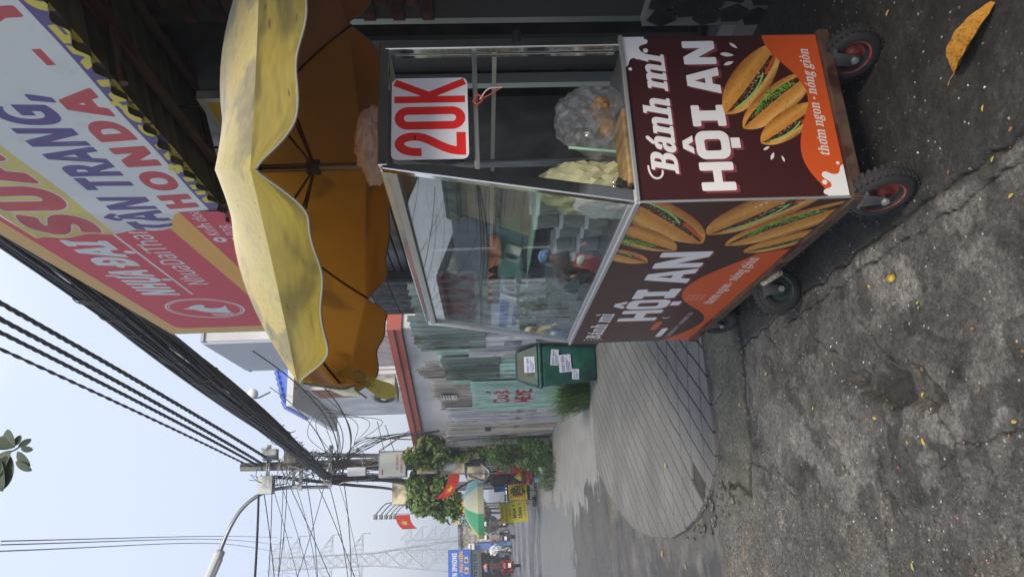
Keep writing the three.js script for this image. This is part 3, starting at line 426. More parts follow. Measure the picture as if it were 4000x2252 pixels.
const frontMap = canvas(1024, 1124, (g, w, h) => {
  const U = (u) => u * w, T = (v) => v * h; g.fillStyle = MAROON; g.fillRect(0, 0, w, h);
  for (const [dx, dy, f] of [[-9, 11, SHADOW], [0, 0, PAPER]]) fitText(g, 'Bánh mì', U(0.15) + dx, U(0.88) + dx, T(0.2) + dy, 190, { ...scriptFont, fill: f, weight: 9 });
  g.strokeStyle = PAPER; g.lineWidth = 11; g.lineCap = 'round'; g.beginPath(); g.moveTo(U(0.2), T(0.06)); g.bezierCurveTo(U(0.1), T(0.06), U(0.12), T(0.13), U(0.17), T(0.125)); g.stroke();
  for (const [dx, dy, f] of [[-14, 16, SHADOW], [0, 0, PAPER]]) { for (const [c, a, b] of [['H', 0.05, 0.215], ['O', 0.232, 0.4], ['I', 0.428, 0.557], ['A', 0.628, 0.795], ['N', 0.815, 0.967]]) block(g, c, U(a) + dx, T(0.302) + dy, U(b - a), T(0.165), f); block(g, '^', U(0.265) + dx, T(0.238) + dy, U(0.11), T(0.052), f); block(g, '.', U(0.295) + dx, T(0.474) + dy, U(0.062), T(0.045), f); }
  roll(g, U(0.5), T(0.47), U(0.95), T(0.8), 112, 1, 5); roll(g, U(0.41), T(0.545), U(0.76), T(0.95), 96, -1, 4); roll(g, U(0.32), T(0.62), U(0.56), T(0.95), 84, 1, 7);
  g.fillStyle = ORANGE; g.beginPath(); g.moveTo(w, T(0.72)); g.bezierCurveTo(U(0.93), T(0.72), U(0.87), T(0.76), U(0.8), T(0.81)); g.bezierCurveTo(U(0.7), T(0.89), U(0.62), T(0.91), U(0.54), T(0.885)); g.bezierCurveTo(U(0.42), T(0.84), U(0.3), T(0.79), U(0.2), T(0.815)); g.bezierCurveTo(U(0.1), T(0.84), U(0.06), T(0.9), 0, T(0.9)); g.lineTo(0, h); g.lineTo(w, h); g.fill();
  fitText(g, 'thơm ngon - nóng giòn', U(0.235), U(0.905), T(0.945), 74, { ...scriptFont, fill: '#d6cfca', weight: 1 });
  splash(g, w, 0, 150, -1, 1); splash(g, 0, h, 140, 1, -1);
  for (const [x, y, l, a] of [[0.83, 0.555, 66, -0.35], [0.87, 0.56, 80, 0.15], [0.915, 0.585, 58, 0.75], [0.3, 0.66, 44, -0.5], [0.265, 0.675, 52, -1.1], [0.245, 0.71, 40, -1.8]]) petal(g, U(x), T(y), l, a);
  speckle(g, w, h, 260, ['#120608', '#6a5550'], 0.12, 0.6, 2.4);
});
const sideMap = canvas(2048, 744, (g, w, h) => {
  const U = (u) => u * w, T = (v) => v * h; g.fillStyle = MAROON; g.fillRect(0, 0, w, h);
  fitText(g, 'Bánh mì', U(0.05), U(0.315), T(0.22), 120, { ...scriptFont, fill: PAPER, weight: 3 }); g.fillStyle = PAPER; for (let i = 0; i < 6; i++) { g.beginPath(); g.moveTo(U(0.035), T(0.09 + i * 0.028)); g.lineTo(U(0.048), T(0.1 + i * 0.028)); g.lineTo(U(0.035), T(0.11 + i * 0.028)); g.fill(); }
  for (const [dx, dy, f] of [[-8, 12, SHADOW], [0, 0, PAPER]]) { for (const [c, a, b] of [['H', 0.238, 0.345], ['O', 0.368, 0.474], ['I', 0.44, 0.512], ['A', 0.556, 0.655], ['N', 0.662, 0.757]].map((q, i) => (i === 1 ? ['O', 0.352, 0.432] : i === 2 ? ['I', 0.443, 0.516] : i === 0 ? ['H', 0.238, 0.342] : q))) block(g, c, U(a) + dx, T(0.27) + dy, U(b - a), T(0.292), f); block(g, '^', U(0.362) + dx, T(0.178) + dy, U(0.062), T(0.078), f); block(g, '.', U(0.378) + dx, T(0.575) + dy, U(0.034), T(0.066), f); }
  roll(g, U(1.03), T(-0.12), U(0.8), T(0.46), 105, -1, 5); roll(g, U(0.9), T(-0.12), U(0.765), T(0.34), 88, 1, 4); roll(g, U(0.78), T(-0.1), U(0.7), T(0.22), 66, -1, 7);
  roll(g, U(0.845), T(0.45), U(1.08), T(0.86), 125, 1, 5); roll(g, U(0.785), T(0.6), U(0.99), T(1.1), 105, -1, 4); roll(g, U(0.745), T(0.74), U(0.86), T(1.12), 80, 1, 7);
  g.fillStyle = ORANGE; g.beginPath(); g.moveTo(0, T(0.76)); g.bezierCurveTo(U(0.08), T(0.9), U(0.16), T(0.97), U(0.22), T(0.95)); g.bezierCurveTo(U(0.34), T(0.9), U(0.38), T(0.6), U(0.5), T(0.585)); g.bezierCurveTo(U(0.6), T(0.57), U(0.66), T(0.74), U(0.735), T(0.83)); g.lineTo(U(0.76), h); g.lineTo(0, h); g.fill();
  fitText(g, 'thơm ngon - nóng giòn', U(0.378), U(0.71), T(0.875), 72, { ...scriptFont, fill: '#d8cec6' });
  const cap = (x0, y0, x1, f) => { g.fillStyle = f; g.beginPath(); g.roundRect(U(x0), T(y0), U(x1 - x0), T(0.052), 20); g.fill(); }; cap(0.133, 0.585, 0.223, ORANGE); cap(0.05, 0.68, 0.15, PAPER);
  vtext(g, '0799079911 - 0909867129', U(0.062), T(0.81), 38, { fill: '#cfc9c9', font: 'SIZEpx sans-serif', sx: 1.1 }); g.strokeStyle = '#cfc9c9'; g.lineWidth = 3; g.beginPath(); g.arc(U(0.052), T(0.79), 13, 0, 7); g.stroke();
  g.strokeStyle = '#dcb9a0'; for (let i = 0; i < 4; i++) for (let k = 0; k < 3; k++) { g.beginPath(); g.ellipse(U(0.424 + k * 0.018), T(0.66 + i * 0.034), 10, 6, 0, 0, 7); g.stroke(); }
  g.fillStyle = PAPER; for (let k = 0; k < 3; k++) { g.beginPath(); g.arc(U(0.966 + k * 0.009), T(0.585 + k * 0.016), 5, 0, 7); g.fill(); } g.lineWidth = 7; g.strokeStyle = PAPER; g.beginPath(); g.moveTo(U(0.268), T(0.6)); g.lineTo(U(0.256), T(0.63)); g.lineTo(U(0.268), T(0.66)); g.stroke();
  speckle(g, w, h, 260, ['#120608', '#6a5550'], 0.1, 0.6, 2.4);
});
const CW = 0.658, CL = 1.99, YB = 0.235, YT = 0.957, TOP = 1.815, LEAN = 0.158;
{
  const c = thing('food_cart', 'glass and steel sandwich cart with maroon printed panels on small wheels', 'food cart', [0, 0, 0]);
  const vinyl = (map) => phy(0xffffff, 0.42, { map, clearcoat: 0.25, clearcoatRoughness: 0.3 });
  const body = mesh('body', [span(0.004, CW - 0.004, YB, YB + 0.02, -CL + 0.004, -0.004), span(0.004, 0.02, YB + 0.021, YT - 0.02, -CL + 0.004, -0.004), span(CW - 0.02, CW - 0.004, YB + 0.021, YT - 0.02, -CL + 0.004, -0.004), span(0.021, CW - 0.021, YB + 0.021, YT - 0.02, -0.02, -0.004), span(0.021, CW - 0.021, YB + 0.021, YT - 0.02, -CL + 0.004, -CL + 0.02)], M.dullsteel, c);
  mesh('front_panel', new THREE.PlaneGeometry(CW, YT - YB).translate(CW / 2, (YT + YB) / 2, 0), vinyl(frontMap), c).userData.label = 'maroon front panel printed with sandwiches and white lettering';
  mesh('side_panel', new THREE.PlaneGeometry(CL, YT - YB).rotateY(-Math.PI / 2).translate(-0.0005, (YT + YB) / 2, -CL / 2), vinyl(sideMap), c).userData.label = 'long maroon side panel printed with sandwiches and white lettering';
  mesh('counter', [span(0.004, CW - 0.004, YT - 0.019, YT - 0.006, -CL + 0.004, -0.004)], M.dullsteel, c);
  mesh('edge_trim', [beam([0.0, YT + 0.006, 0.0], [0.0, YT + 0.006, -CL], 0.018, 0.016), beam([0, YT + 0.006, 0.004], [CW, YT + 0.006, 0.004], 0.016, 0.014), bar([-0.003, YB, 0.003], [-0.003, YT, 0.003], 0.005, 6)], M.alu, c);
  // rusty undercarriage
  mesh('chassis', [beam([-0.002, YB - 0.022, 0.008], [-0.002, YB - 0.022, -CL], 0.03, 0.04), beam([CW, YB - 0.022, 0.008], [CW, YB - 0.022, -CL], 0.03, 0.04), beam([-0.012, YB - 0.023, 0.0], [CW + 0.012, YB - 0.023, 0], 0.035, 0.042), beam([0, YB - 0.022, -CL], [CW, YB - 0.022, -CL], 0.03, 0.04), beam([0, YB - 0.03, -0.95], [CW, YB - 0.03, -0.95], 0.03, 0.03)], M.darkrust, c);
  // posts and rails
  const post = (p, q, w = 0.046, h = 0.03) => mesh('post', beam(p, q, w, h, [0, 0, 1]), M.steel, c), rail = (p, q, w = 0.03, h = 0.032, m = M.steel) => mesh('rail', beam(p, q, w, h), m, c);
  post([0.022, YT, -0.018], [LEAN + 0.012, TOP, -0.018]); post([0.022, YT, -CL + 0.018], [LEAN + 0.012, TOP, -CL + 0.018]); post([CW - 0.016, YT, -0.018], [CW - 0.02, TOP, -0.018], 0.034, 0.034); post([CW - 0.016, YT, -CL + 0.018], [CW - 0.02, TOP, -CL + 0.018], 0.034, 0.034);
  rail([LEAN, TOP, -0.018], [CW - 0.002, TOP, -0.018], 0.032, 0.036); rail([LEAN, TOP, -CL + 0.018], [CW - 0.002, TOP, -CL + 0.018]); rail([LEAN + 0.014, TOP - 0.002, -0.036], [LEAN + 0.014, TOP - 0.002, -CL + 0.036], 0.034, 0.034); rail([CW - 0.018, TOP - 0.002, -0.036], [CW - 0.018, TOP - 0.002, -CL + 0.036], 0.034, 0.034);
  rail([0.118, 1.495, -0.02], [CW - 0.03, 1.495, -0.02], 0.016, 0.018, M.dullsteel); rail([0.118, 1.495, -CL + 0.02], [CW - 0.03, 1.495, -CL + 0.02], 0.016, 0.018, M.dullsteel); rail([CW - 0.02, 1.42, -0.03], [CW - 0.02, 1.42, -CL + 0.03], 0.014, 0.018, M.dullsteel);
  mesh('roof_panel', span(LEAN + 0.03, CW - 0.036, TOP + 0.004, TOP + 0.01, -CL + 0.04, -0.034), M.dullsteel, c);
  // slanting glass with its aluminium strips
  const gl = (y) => (y - YT) * (LEAN / (TOP - YT)), pane = new THREE.BufferGeometry(); { const y0 = YT + 0.015, y1 = TOP - 0.02, q = [gl(y0) + 0.006, y0, -0.04, gl(y0) + 0.006, y0, -CL + 0.04, gl(y1) + 0.006, y1, -CL + 0.04, gl(y1) + 0.006, y1, -0.04]; pane.setAttribute('position', new THREE.Float32BufferAttribute([...q.slice(0, 3), ...q.slice(6, 9), ...q.slice(3, 6), ...q.slice(0, 3), ...q.slice(9, 12), ...q.slice(6, 9)], 3)); pane.computeVertexNormals(); }
  mesh('glass_pane', pane, M.glass, c); mesh('glass_pane', pane.clone().translate(0.005, -0.0008, 0), M.glass, c); mesh('glass_pane', span(0.12, CW - 0.036, 1.51, TOP - 0.02, -CL + 0.016, -CL + 0.019), M.glass, c);
  mesh('glass_strip', [beam([gl(TOP - 0.03) - 0.004, TOP - 0.03, -0.03], [gl(TOP - 0.03) - 0.004, TOP - 0.03, -CL + 0.03], 0.014, 0.03), beam([0.004, YT + 0.022, -0.035], [0.004, YT + 0.022, -CL + 0.03], 0.008, 0.018), beam([gl(YT + 0.03), YT + 0.03, -CL + 0.044], [gl(TOP - 0.05), TOP - 0.05, -CL + 0.044], 0.02, 0.014, [0, 0, 1])], M.alu, c);
  mesh('shelf', [span(0.24, 0.6, 1.27, 1.276, -CL + 0.06, -1.25)], M.glass, c); mesh('mirror_strip', span(CW - 0.04, CW - 0.037, 0.98, 1.78, -0.05, -0.036), M.steel, c);
  mesh('lamp_holder', bar([CW - 0.03, 1.34, 0.01], [CW + 0.02, 1.34, 0.01], 0.016, 10), M.black, c);
  mesh('tow_pipe', [bar([-0.02, YB - 0.03, -0.86], [-0.02, YB - 0.05, -0.72], 0.014, 10)], M.boxcream, c);
  // wheels: [x, z, radius, turn, rim paint]
  const wheel = (x, z, r, turn, rim, trail = 0.03) => {
    const w = new THREE.Group(); w.name = 'wheel'; w.position.set(x, r + 0.004, z); w.rotation.y = turn; c.add(w);
    const ty = [new THREE.TorusGeometry(r - 0.032, 0.032, 14, 40).scale(1, 1, 1.0)], kn = []; for (let i = 0; i < 34; i++) for (const s of [-1, 1]) kn.push(bx(0.01, 0.007, 0.02, 0, r - 0.002, s * 0.013).rotateZ((i / 34) * 6.283 + s * 0.09));
    mesh('tyre', [...ty, ...kn], M.rubber, w);
    const prof = [[0.012, -0.026], [0.03, -0.024], [0.034, -0.012], [r - 0.06, -0.012], [r - 0.046, -0.03], [r - 0.04, -0.03], [r - 0.04, 0.03], [r - 0.046, 0.03], [r - 0.06, 0.012], [0.034, 0.012], [0.03, 0.024], [0.012, 0.026]].map(([a, b]) => new THREE.Vector2(a, b));
    mesh('rim', new THREE.LatheGeometry(prof, 32).rotateX(Math.PI / 2), rim, w);
    const yoke = (s) => { const sh = new THREE.Shape(); sh.moveTo(-0.03, YB - 0.045 - r); sh.lineTo(0.03, YB - 0.045 - r); sh.lineTo(0.016, -0.014); sh.quadraticCurveTo(0, -0.026, -0.016, -0.014); sh.closePath(); return new THREE.ExtrudeGeometry(sh, { depth: 0.004, bevelEnabled: false }).translate(0, 0, s * 0.04 - 0.002); };
    mesh('fork', [yoke(1), yoke(-1), bx(0.075, 0.006, 0.088, 0, YB - 0.045 - r, 0)], M.galv, w); mesh('axle', [bar([0, 0, -0.052], [0, 0, 0.052], 0.008, 8), new THREE.CylinderGeometry(0.014, 0.014, 0.008, 6).rotateX(Math.PI / 2).translate(0, 0, 0.047), new THREE.CylinderGeometry(0.014, 0.014, 0.008, 6).rotateX(Math.PI / 2).translate(0, 0, -0.047)], M.alu, w);
  };
  wheel(0.02, -0.01, 0.114, -1.32, M.redpaint); wheel(0.58, -0.01, 0.108, -1.2, M.redpaint); wheel(-0.035, -0.93, 0.11, -0.15, M.greenrim); wheel(0.05, -1.74, 0.106, -1.2, M.dark); wheel(0.6, -1.8, 0.1, 1.5, M.redpaint);
}
// ---- parasol ----
{
  const C0 = [0.429, -0.505], R = 0.992, YR = 2.118, A = 0.37, ph0 = Math.atan2(2.589, -1.408);
  const u = thing('parasol', 'worn yellow eight sided parasol with drooping scalloped edge over the cart', 'parasol', [C0[0], 0.95, C0[1]]);
  const y0 = -0.95, prof = (t) => YR + y0 + A * (1 - t * t), P = (i, t) => { const f = i + 0, k = Math.floor(f), w = f - k, a0 = ph0 + (k * Math.PI) / 4, a1 = a0 + Math.PI / 4, sag = 1 - 0.012 * Math.sin(w * Math.PI) * t; return [lerp(Math.cos(a0), Math.cos(a1), w) * R * t * sag, prof(t) - 0.03 * Math.sin(w * Math.PI) * t * (1 - t) * 2, lerp(Math.sin(a0), Math.sin(a1), w) * R * t * sag]; };
  const stain = canvas(1024, 1024, (g, w, h) => { // fabric colour with soot, mould and water marks; the disc is the canopy from above, the outer ring its edge
    g.fillStyle = '#d9c94a'; g.fillRect(0, 0, w, h); const im = g.getImageData(0, 0, w, h), d = im.data;
    for (let j = 0, o = 0; j < h; j++) for (let i = 0; i < w; i++, o += 4) { const n = fbm(i / 70, j / 110, 6, 501), m = fbm(i / 26, j / 26, 5, 503), k = smooth(0.52, 0.66, n) * (0.25 + 0.6 * m) + smooth(0.62, 0.8, m) * 0.2, f = 0.93 + 0.14 * fbm(i / 6, j / 6, 2, 505), dust = smooth(0.3, 0.62, fbm(i / 200 + 9, j / 200, 4, 507)); const r = lerp(216, 208, dust), gg = lerp(188, 192, dust), b = lerp(40, 92, dust); d[o] = lerp(r, 96, k) * f; d[o + 1] = lerp(gg, 92, k) * f; d[o + 2] = lerp(b, 48, k) * f; }
    g.putImageData(im, 0, 0); speckle(g, w, h, 600, ['#3b3520', '#5a4c22', '#2b2718'], 0.6, 0.6, 2.6); g.fillStyle = '#2a2314'; for (let i = 0; i < 8; i++) { g.save(); g.translate(rr(0.12, 0.88) * w, rr(0.12, 0.88) * h); g.rotate(rnd() * 6); g.beginPath(); g.moveTo(-9, 0); g.quadraticCurveTo(0, -rr(2, 4), 9, 0); g.quadraticCurveTo(0, rr(2, 4), -9, 0); g.fill(); g.restore(); }
  });
  const grid = (off, fn, nu, nv, uvf) => { const p = [], q = [], ix = []; for (let j = 0; j <= nv; j++) for (let i = 0; i <= nu; i++) { const v = fn(i / nu, j / nv); p.push(v[0], v[1] - off, v[2]); q.push(...uvf(v, i / nu, j / nv)); } for (let j = 0; j < nv; j++) for (let i = 0; i < nu; i++) { const k = j * (nu + 1) + i; ix.push(k, k + 1, k + nu + 1, k + 1, k + nu + 2, k + nu + 1); } const g = new THREE.BufferGeometry(); g.setAttribute('position', new THREE.Float32BufferAttribute(p, 3)); g.setAttribute('uv', new THREE.Float32BufferAttribute(q, 2)); g.setIndex(ix); g.computeVertexNormals(); return g; };
  const uvTop = (v) => [0.5 + (v[0] / R) * 0.42, 0.5 + (v[2] / R) * 0.42];
  const fabric = phy(col(0.84, 0.85, 0.84), 0.95, { map: stain, transmission: 0.55, thickness: 0, bumpMap: tFine, bumpScale: 0.0006 }), underglow = phy(0xffffff, 0.95, { color: col(1, 0.5, 0.07), map: (() => { const t = tMottle.clone(); t.repeat.set(1.4, 1.4); return tSoft; })(), transmission: 0.85, thickness: 0 });  // second sheet is added: its orange imitates daylight glowing through the fabric
  const can = mesh('canopy', [0, 1, 2, 3, 4, 5, 6, 7].map((k) => toCreasedNormals(grid(0, (a, t) => P(k + Math.min(a, 0.9999), Math.max(t, 0.02)), 8, 14, uvTop), 1)), fabric, u);
  mesh('underglow', [0, 1, 2, 3, 4, 5, 6, 7].map((k) => toCreasedNormals(grid(0.008, (a, t) => P(k + Math.min(a, 0.9999), Math.max(t, 0.02) * 0.995), 8, 14, uvTop), 1)), underglow, u);
  const edge = (w, k) => { const e = Math.min(w, 1 - w); return 0.014 + 0.118 * Math.pow(smooth(0, 0.2, e), 0.7) + 0.007 * Math.sin(w * 17 + k * 2) * smooth(0.1, 0.25, e) + 0.01 * Math.sin(w * 6 + k); };
  for (let k = 0; k < 8; k++) {
    const flare = 0.12;
    const pos = (w, t) => { const [x, y, z] = P(k + Math.min(w, 0.9999), 1), d = edge(w, k) * t, nrm = Math.hypot(x, z), o = d * (flare + 0.1 * Math.sin(w * 9 + k)); return [x + (x / nrm) * (o + 0.003), y - d, z + (z / nrm) * (o + 0.003)]; };
    const val = mesh('valance', grid(0, pos, 40, 6, (v, w, t) => [0.06 + 0.11 * k + w * 0.1, 0.04 + t * 0.08]), fabric, u);
    mesh('valance_underglow', grid(0, (w, t) => { const [x, y, z] = pos(w, t * 0.985), n = Math.hypot(x, z); return [x - (x / n) * 0.006, y, z - (z / n) * 0.006]; }, 40, 6, (v, w, t) => [w * 0.7, t * 0.12]), underglow, val);  // the added orange glow sheet again, inside the valance
    const trim = []; for (let i = 0; i <= 48; i++) trim.push(pos(i / 48, 1)); mesh('piping', tube(trim, 0.004, 60, 5), std([0.25, 0.24, 0.2], 0.9), val);
    const ribs = []; for (let i = 0; i <= 8; i++) { const [x, y, z] = P(k, Math.max(0.02, i / 8)); ribs.push([x * 0.985, y - 0.022, z * 0.985]); }
    const rib = mesh('rib', tube(ribs, 0.0055, 16, 6), M.darkrust, u); const [x, y, z] = P(k, 0.52); mesh('strut', bar([0, YR + y0 + 0.05, 0], [x, y - 0.03, z], 0.005, 6), M.darkrust, rib);
  }
  { const [sx, sy, sz] = P(2, 1), sh = new THREE.Shape(); sh.moveTo(0.1, 0.02); sh.bezierCurveTo(0.06, -0.06, 0.03, -0.11, -0.005, -0.15); sh.bezierCurveTo(-0.06, -0.23, 0.02, -0.27, 0.055, -0.2); sh.bezierCurveTo(0.085, -0.13, 0.11, -0.09, 0.15, -0.04); sh.lineTo(0.1, 0.02); const fg = new THREE.ShapeGeometry(sh, 16), fp = fg.attributes.position, fu = fg.attributes.uv; for (let i = 0; i < fp.count; i++) { fp.setZ(i, 0.25 * fp.getX(i) * fp.getX(i) * 4 + 0.012 * Math.sin(fp.getY(i) * 30)); fu.setXY(i, 0.3 + fp.getX(i), 0.3 + fp.getY(i)); } fg.computeVertexNormals(); const fl = mesh('torn_flap', fg.rotateY(-0.498), fabric, u); fl.position.set(sx * 1.0, sy + 0.0, sz); }
  mesh('pole', [bar([0, -0.7, 0], [0, YR + y0 + A - 0.02, 0], 0.017, 12), bar([0, 0.6, 0], [0, 0.95, 0], 0.021, 12)], M.galv, u); mesh('hub', cyl(0.03, 0.03, 0.06, 0, YR + y0 + A - 0.06, 0), M.dark, u); mesh('runner', cyl(0.032, 0.032, 0.05, 0, YR + y0 + 0.03, 0), M.dark, u); mesh('finial', cyl(0.02, 0.008, 0.07, 0, YR + y0 + A, 0), M.dark, u);
}
// ---- price signs ----
const priceMap = canvas(640, 512, (g, w, h) => { g.fillStyle = '#d9dae2'; g.fillRect(0, 0, w, h); g.save(); g.fillStyle = '#d61a12'; g.strokeStyle = '#d61a12'; g.lineWidth = 62; g.lineJoin = 'miter';
  g.beginPath(); g.moveTo(58, 200); g.bezierCurveTo(48, 10, 190, 10, 176, 170); g.bezierCurveTo(168, 260, 70, 330, 62, 462); g.lineTo(206, 462); g.stroke(); g.beginPath(); g.roundRect(262, 52, 116, 410, 70); g.stroke(); g.fillRect(440, 18, 54, 476); g.lineWidth = 54; g.beginPath(); g.moveTo(606, 20); g.lineTo(500, 250); g.lineTo(610, 494); g.stroke(); g.restore(); g.fillStyle = '#23231f'; g.fillRect(150, 150, 34, 12); speckle(g, w, h, 60, ['#777'], 0.1, 0.6, 2); });
function priceSign(pos, turn, label, clear) {
  const s = thing('price_sign', label, 'price sign', pos, turn), sh = new THREE.Shape(), w = 0.32, h = 0.262, r = 0.026; sh.moveTo(-w / 2 + r, -h / 2); sh.lineTo(w / 2 - r, -h / 2); sh.quadraticCurveTo(w / 2, -h / 2, w / 2, -h / 2 + r); sh.lineTo(w / 2, h / 2 - r * 0.6); sh.lineTo(w / 2 - r * 0.6, h / 2); sh.lineTo(-w / 2 + r, h / 2); sh.quadraticCurveTo(-w / 2, h / 2, -w / 2, h / 2 - r); sh.lineTo(-w / 2, -h / 2 + r); sh.quadraticCurveTo(-w / 2, -h / 2, -w / 2 + r, -h / 2);
  const g = new THREE.ShapeGeometry(sh), p = g.attributes.position, uv = g.attributes.uv; for (let i = 0; i < p.count; i++) uv.setXY(i, p.getX(i) / w + 0.5, p.getY(i) / h + 0.5);
  mesh('printed_card', g.translate(0, h / 2, 0), phy(0xffffff, 0.5, { map: priceMap, transmission: clear ? 0.35 : 0, thickness: 0 }), s); return s;
}
priceSign([0.328, 1.522, 0.012], 0, 'white price card with red 20K on the near end of the cart', false); priceSign([0.33, 1.522, -CL - 0.012], Math.PI, 'white 20K price card on the far end, seen reversed through the glass', true);
// ---- what stands in the cart ----
function crumple(r, sx, sy, sz, amp, sd, det = 6) { const g = mergeVertices(new THREE.IcosahedronGeometry(r, det).deleteAttribute('normal').deleteAttribute('uv')), p = g.attributes.position; for (let i = 0; i < p.count; i++) { const v = V(p.getX(i), p.getY(i), p.getZ(i)).normalize(), n = Math.abs(fbm(v.x * 3 + sd, v.y * 3 + v.z * 2.3, 4, sd) - 0.5) * 2 + 0.9 * Math.abs(fbm(v.z * 7 + sd, v.x * 7 - v.y * 6, 4, sd + 9) - 0.5), k = r * (1 + amp * (0.5 - n)); p.setXYZ(i, v.x * k * sx, Math.max(v.y * k * sy, -r * sy * 0.55), v.z * k * sz); } const f = g.toNonIndexed(); f.computeVertexNormals(); f.setAttribute('uv', new THREE.BufferAttribute(new Float32Array(f.attributes.position.count * 2), 2)); return f.translate(0, r * sy * 0.55, 0); }
{
  const yc = YT - 0.004;
  const b1 = thing('plastic_bag', 'clear plastic bag of bread on the cart counter', 'bag', [0.43, yc, -0.2]); mesh('film', crumple(0.115, 1.05, 1.25, 0.9, 0.55, 11), M.clearbag, b1); for (const [x, z, r] of [[0, 0, 0.3], [0.03, 0.05, 1.2]]) mesh('bread_roll', new THREE.CapsuleGeometry(0.032, 0.1, 6, 14).rotateZ(Math.PI / 2).rotateY(r).translate(x, 0.05 + z * 0.6, z), M.bread, b1);
  const b2 = thing('plastic_bag', 'crumpled yellowish plastic bag holding printed wrapping paper on the counter', 'bag', [0.2, yc, -0.3]); mesh('film', crumple(0.1, 0.9, 1.9, 0.9, 0.6, 23), phy([0.8, 0.8, 0.55], 0.25, { transmission: 0.6, thickness: 0 }), b2);
  const wrap = canvas(128, 256, (g, w, h) => { g.fillStyle = '#ddd2c2'; g.fillRect(0, 0, w, h); g.strokeStyle = '#d8734a'; for (let i = 0; i < 16; i++) { g.lineWidth = rr(1, 4); g.beginPath(); g.moveTo(rnd() * w, 14 + i * 16); g.lineTo(rnd() * w, 14 + i * 16); g.stroke(); } }); mesh('paper_wrapper', new THREE.CylinderGeometry(0.05, 0.045, 0.2, 16).translate(0, 0.11, 0.01), std(0xffffff, 0.8, { map: wrap }), b2);
  const b3 = thing('plastic_bag', 'thin white plastic bag slumped by the slanting cart glass', 'bag', [0.1, yc, -0.22]); mesh('film', crumple(0.07, 0.7, 1.6, 1, 0.5, 37), M.frostbag, b3);
  const b4 = thing('plastic_bag', 'milky plastic bag lying on the roof of the cart', 'bag', [0.33, TOP + 0.012, -0.16]); mesh('film', crumple(0.11, 1.25, 0.6, 0.8, 0.45, 43), phy([0.8, 0.72, 0.66], 0.35, { transmission: 0.55, thickness: 0 }), b4);
  single('drinking_straw', 'pale green drinking straw beside the yellowish bag', 'straw', [0.3, yc, -0.2], 0, bar([0, 0, 0], [0.012, 0.2, 0.02], 0.0055, 8), std([0.4, 0.7, 0.5], 0.4));
  single('cutting_board', 'round edged wooden board lying on the counter', 'board', [0.24, yc + 0.002, -0.12], 0, rb(0.3, 0.02, 0.16, 0.009, 0, 0.01, 0), M.wood);
  const cl = thing('binder_clips', 'bunch of black binder clips at the near corner of the counter', 'clips', [0.09, yc + 0.022, -0.1]); for (let i = 0; i < 4; i++) { mesh('clip', bx(0.03, 0.018, 0.022, -0.02 + i * 0.018, 0.012 + (i % 2) * 0.012, (i % 3) * 0.012, 0.3 * i, 0.5 * i, 0.4), M.black, cl); mesh('clip_arm', new THREE.TorusGeometry(0.012, 0.0014, 5, 14).translate(-0.02 + i * 0.018, 0.034, 0.01), M.steel, cl); }
  const tn = thing('steel_canister', 'short steel canister standing on the counter', 'canister', [0.19, yc + 0.02, -0.24]); mesh('can', cyl(0.03, 0.03, 0.1, 0, 0, 0, 24), M.steel, tn); mesh('lid', cyl(0.032, 0.032, 0.012, 0, 0.1, 0, 24), M.dullsteel, tn);
  // tubs with white lids, stacked
  const tub = new THREE.Group(); { mesh('tub', new THREE.LatheGeometry([[0.0, 0.002], [0.046, 0.002], [0.052, 0.09], [0.0505, 0.09], [0.045, 0.004]].map(([x, y]) => new THREE.Vector2(x, y)), 24), M.jar, tub); mesh('lid', cyl(0.055, 0.055, 0.016, 0, 0.088, 0, 24), M.whiteplastic, tub); mesh('contents', cyl(0.043, 0.048, 0.06, 0, 0.006, 0, 18), std([0.2, 0.09, 0.04], 0.7), tub); }
  const spots = []; for (const [x, z, n] of [[0.2, -0.42, 3], [0.2, -0.56, 3], [0.215, -0.7, 2], [0.2, -0.84, 2], [0.22, -1.0, 1], [0.33, -0.46, 2], [0.34, -0.72, 3], [0.34, -0.9, 1]]) for (let k = 0; k < n; k++) spots.push([x + hash(k, Math.round(z * 100), 3) * 0.008, yc + k * 0.106, z]);
  for (const p of spots) { const o = copy(Object.assign(tub, { name: 'sauce_tub' }), p, 0, 'clear sauce tub with white lid behind the cart glass'); o.userData.category = 'tub'; o.userData.group = 'sauce tubs inside the cart'; }
  const tr = thing('herb_tray', 'tray heaped with green herbs behind the cart glass', 'tray', [0.16, yc, -1.2]); mesh('tray', [span(-0.09, 0.09, 0, 0.006, -0.13, 0.13), span(-0.09, -0.085, 0.006, 0.05, -0.13, 0.13), span(0.085, 0.09, 0.006, 0.05, -0.13, 0.13)], M.dullsteel, tr); const lv = []; for (let i = 0; i < 240; i++) { const g = new THREE.PlaneGeometry(0.012, 0.05); g.rotateX(rr(-1, 1)); g.rotateY(rnd() * 6); g.translate(rr(-0.07, 0.07), rr(0.02, 0.09), rr(-0.11, 0.11)); lv.push(g); } mesh('herbs', lv, M.leafy, tr).userData.kind = 'stuff';
  const mb = thing('meat_box', 'clear box with sliced meat at the far end of the cart', 'box', [0.32, yc, -1.55]); mesh('box', [span(-0.14, 0.14, 0, 0.16, -0.2, 0.2)], M.jar, mb); mesh('meat', crumple(0.09, 1.2, 0.7, 1.6, 0.5, 51, 3).translate(0, 0.01, 0), std([0.35, 0.09, 0.05], 0.6), mb);
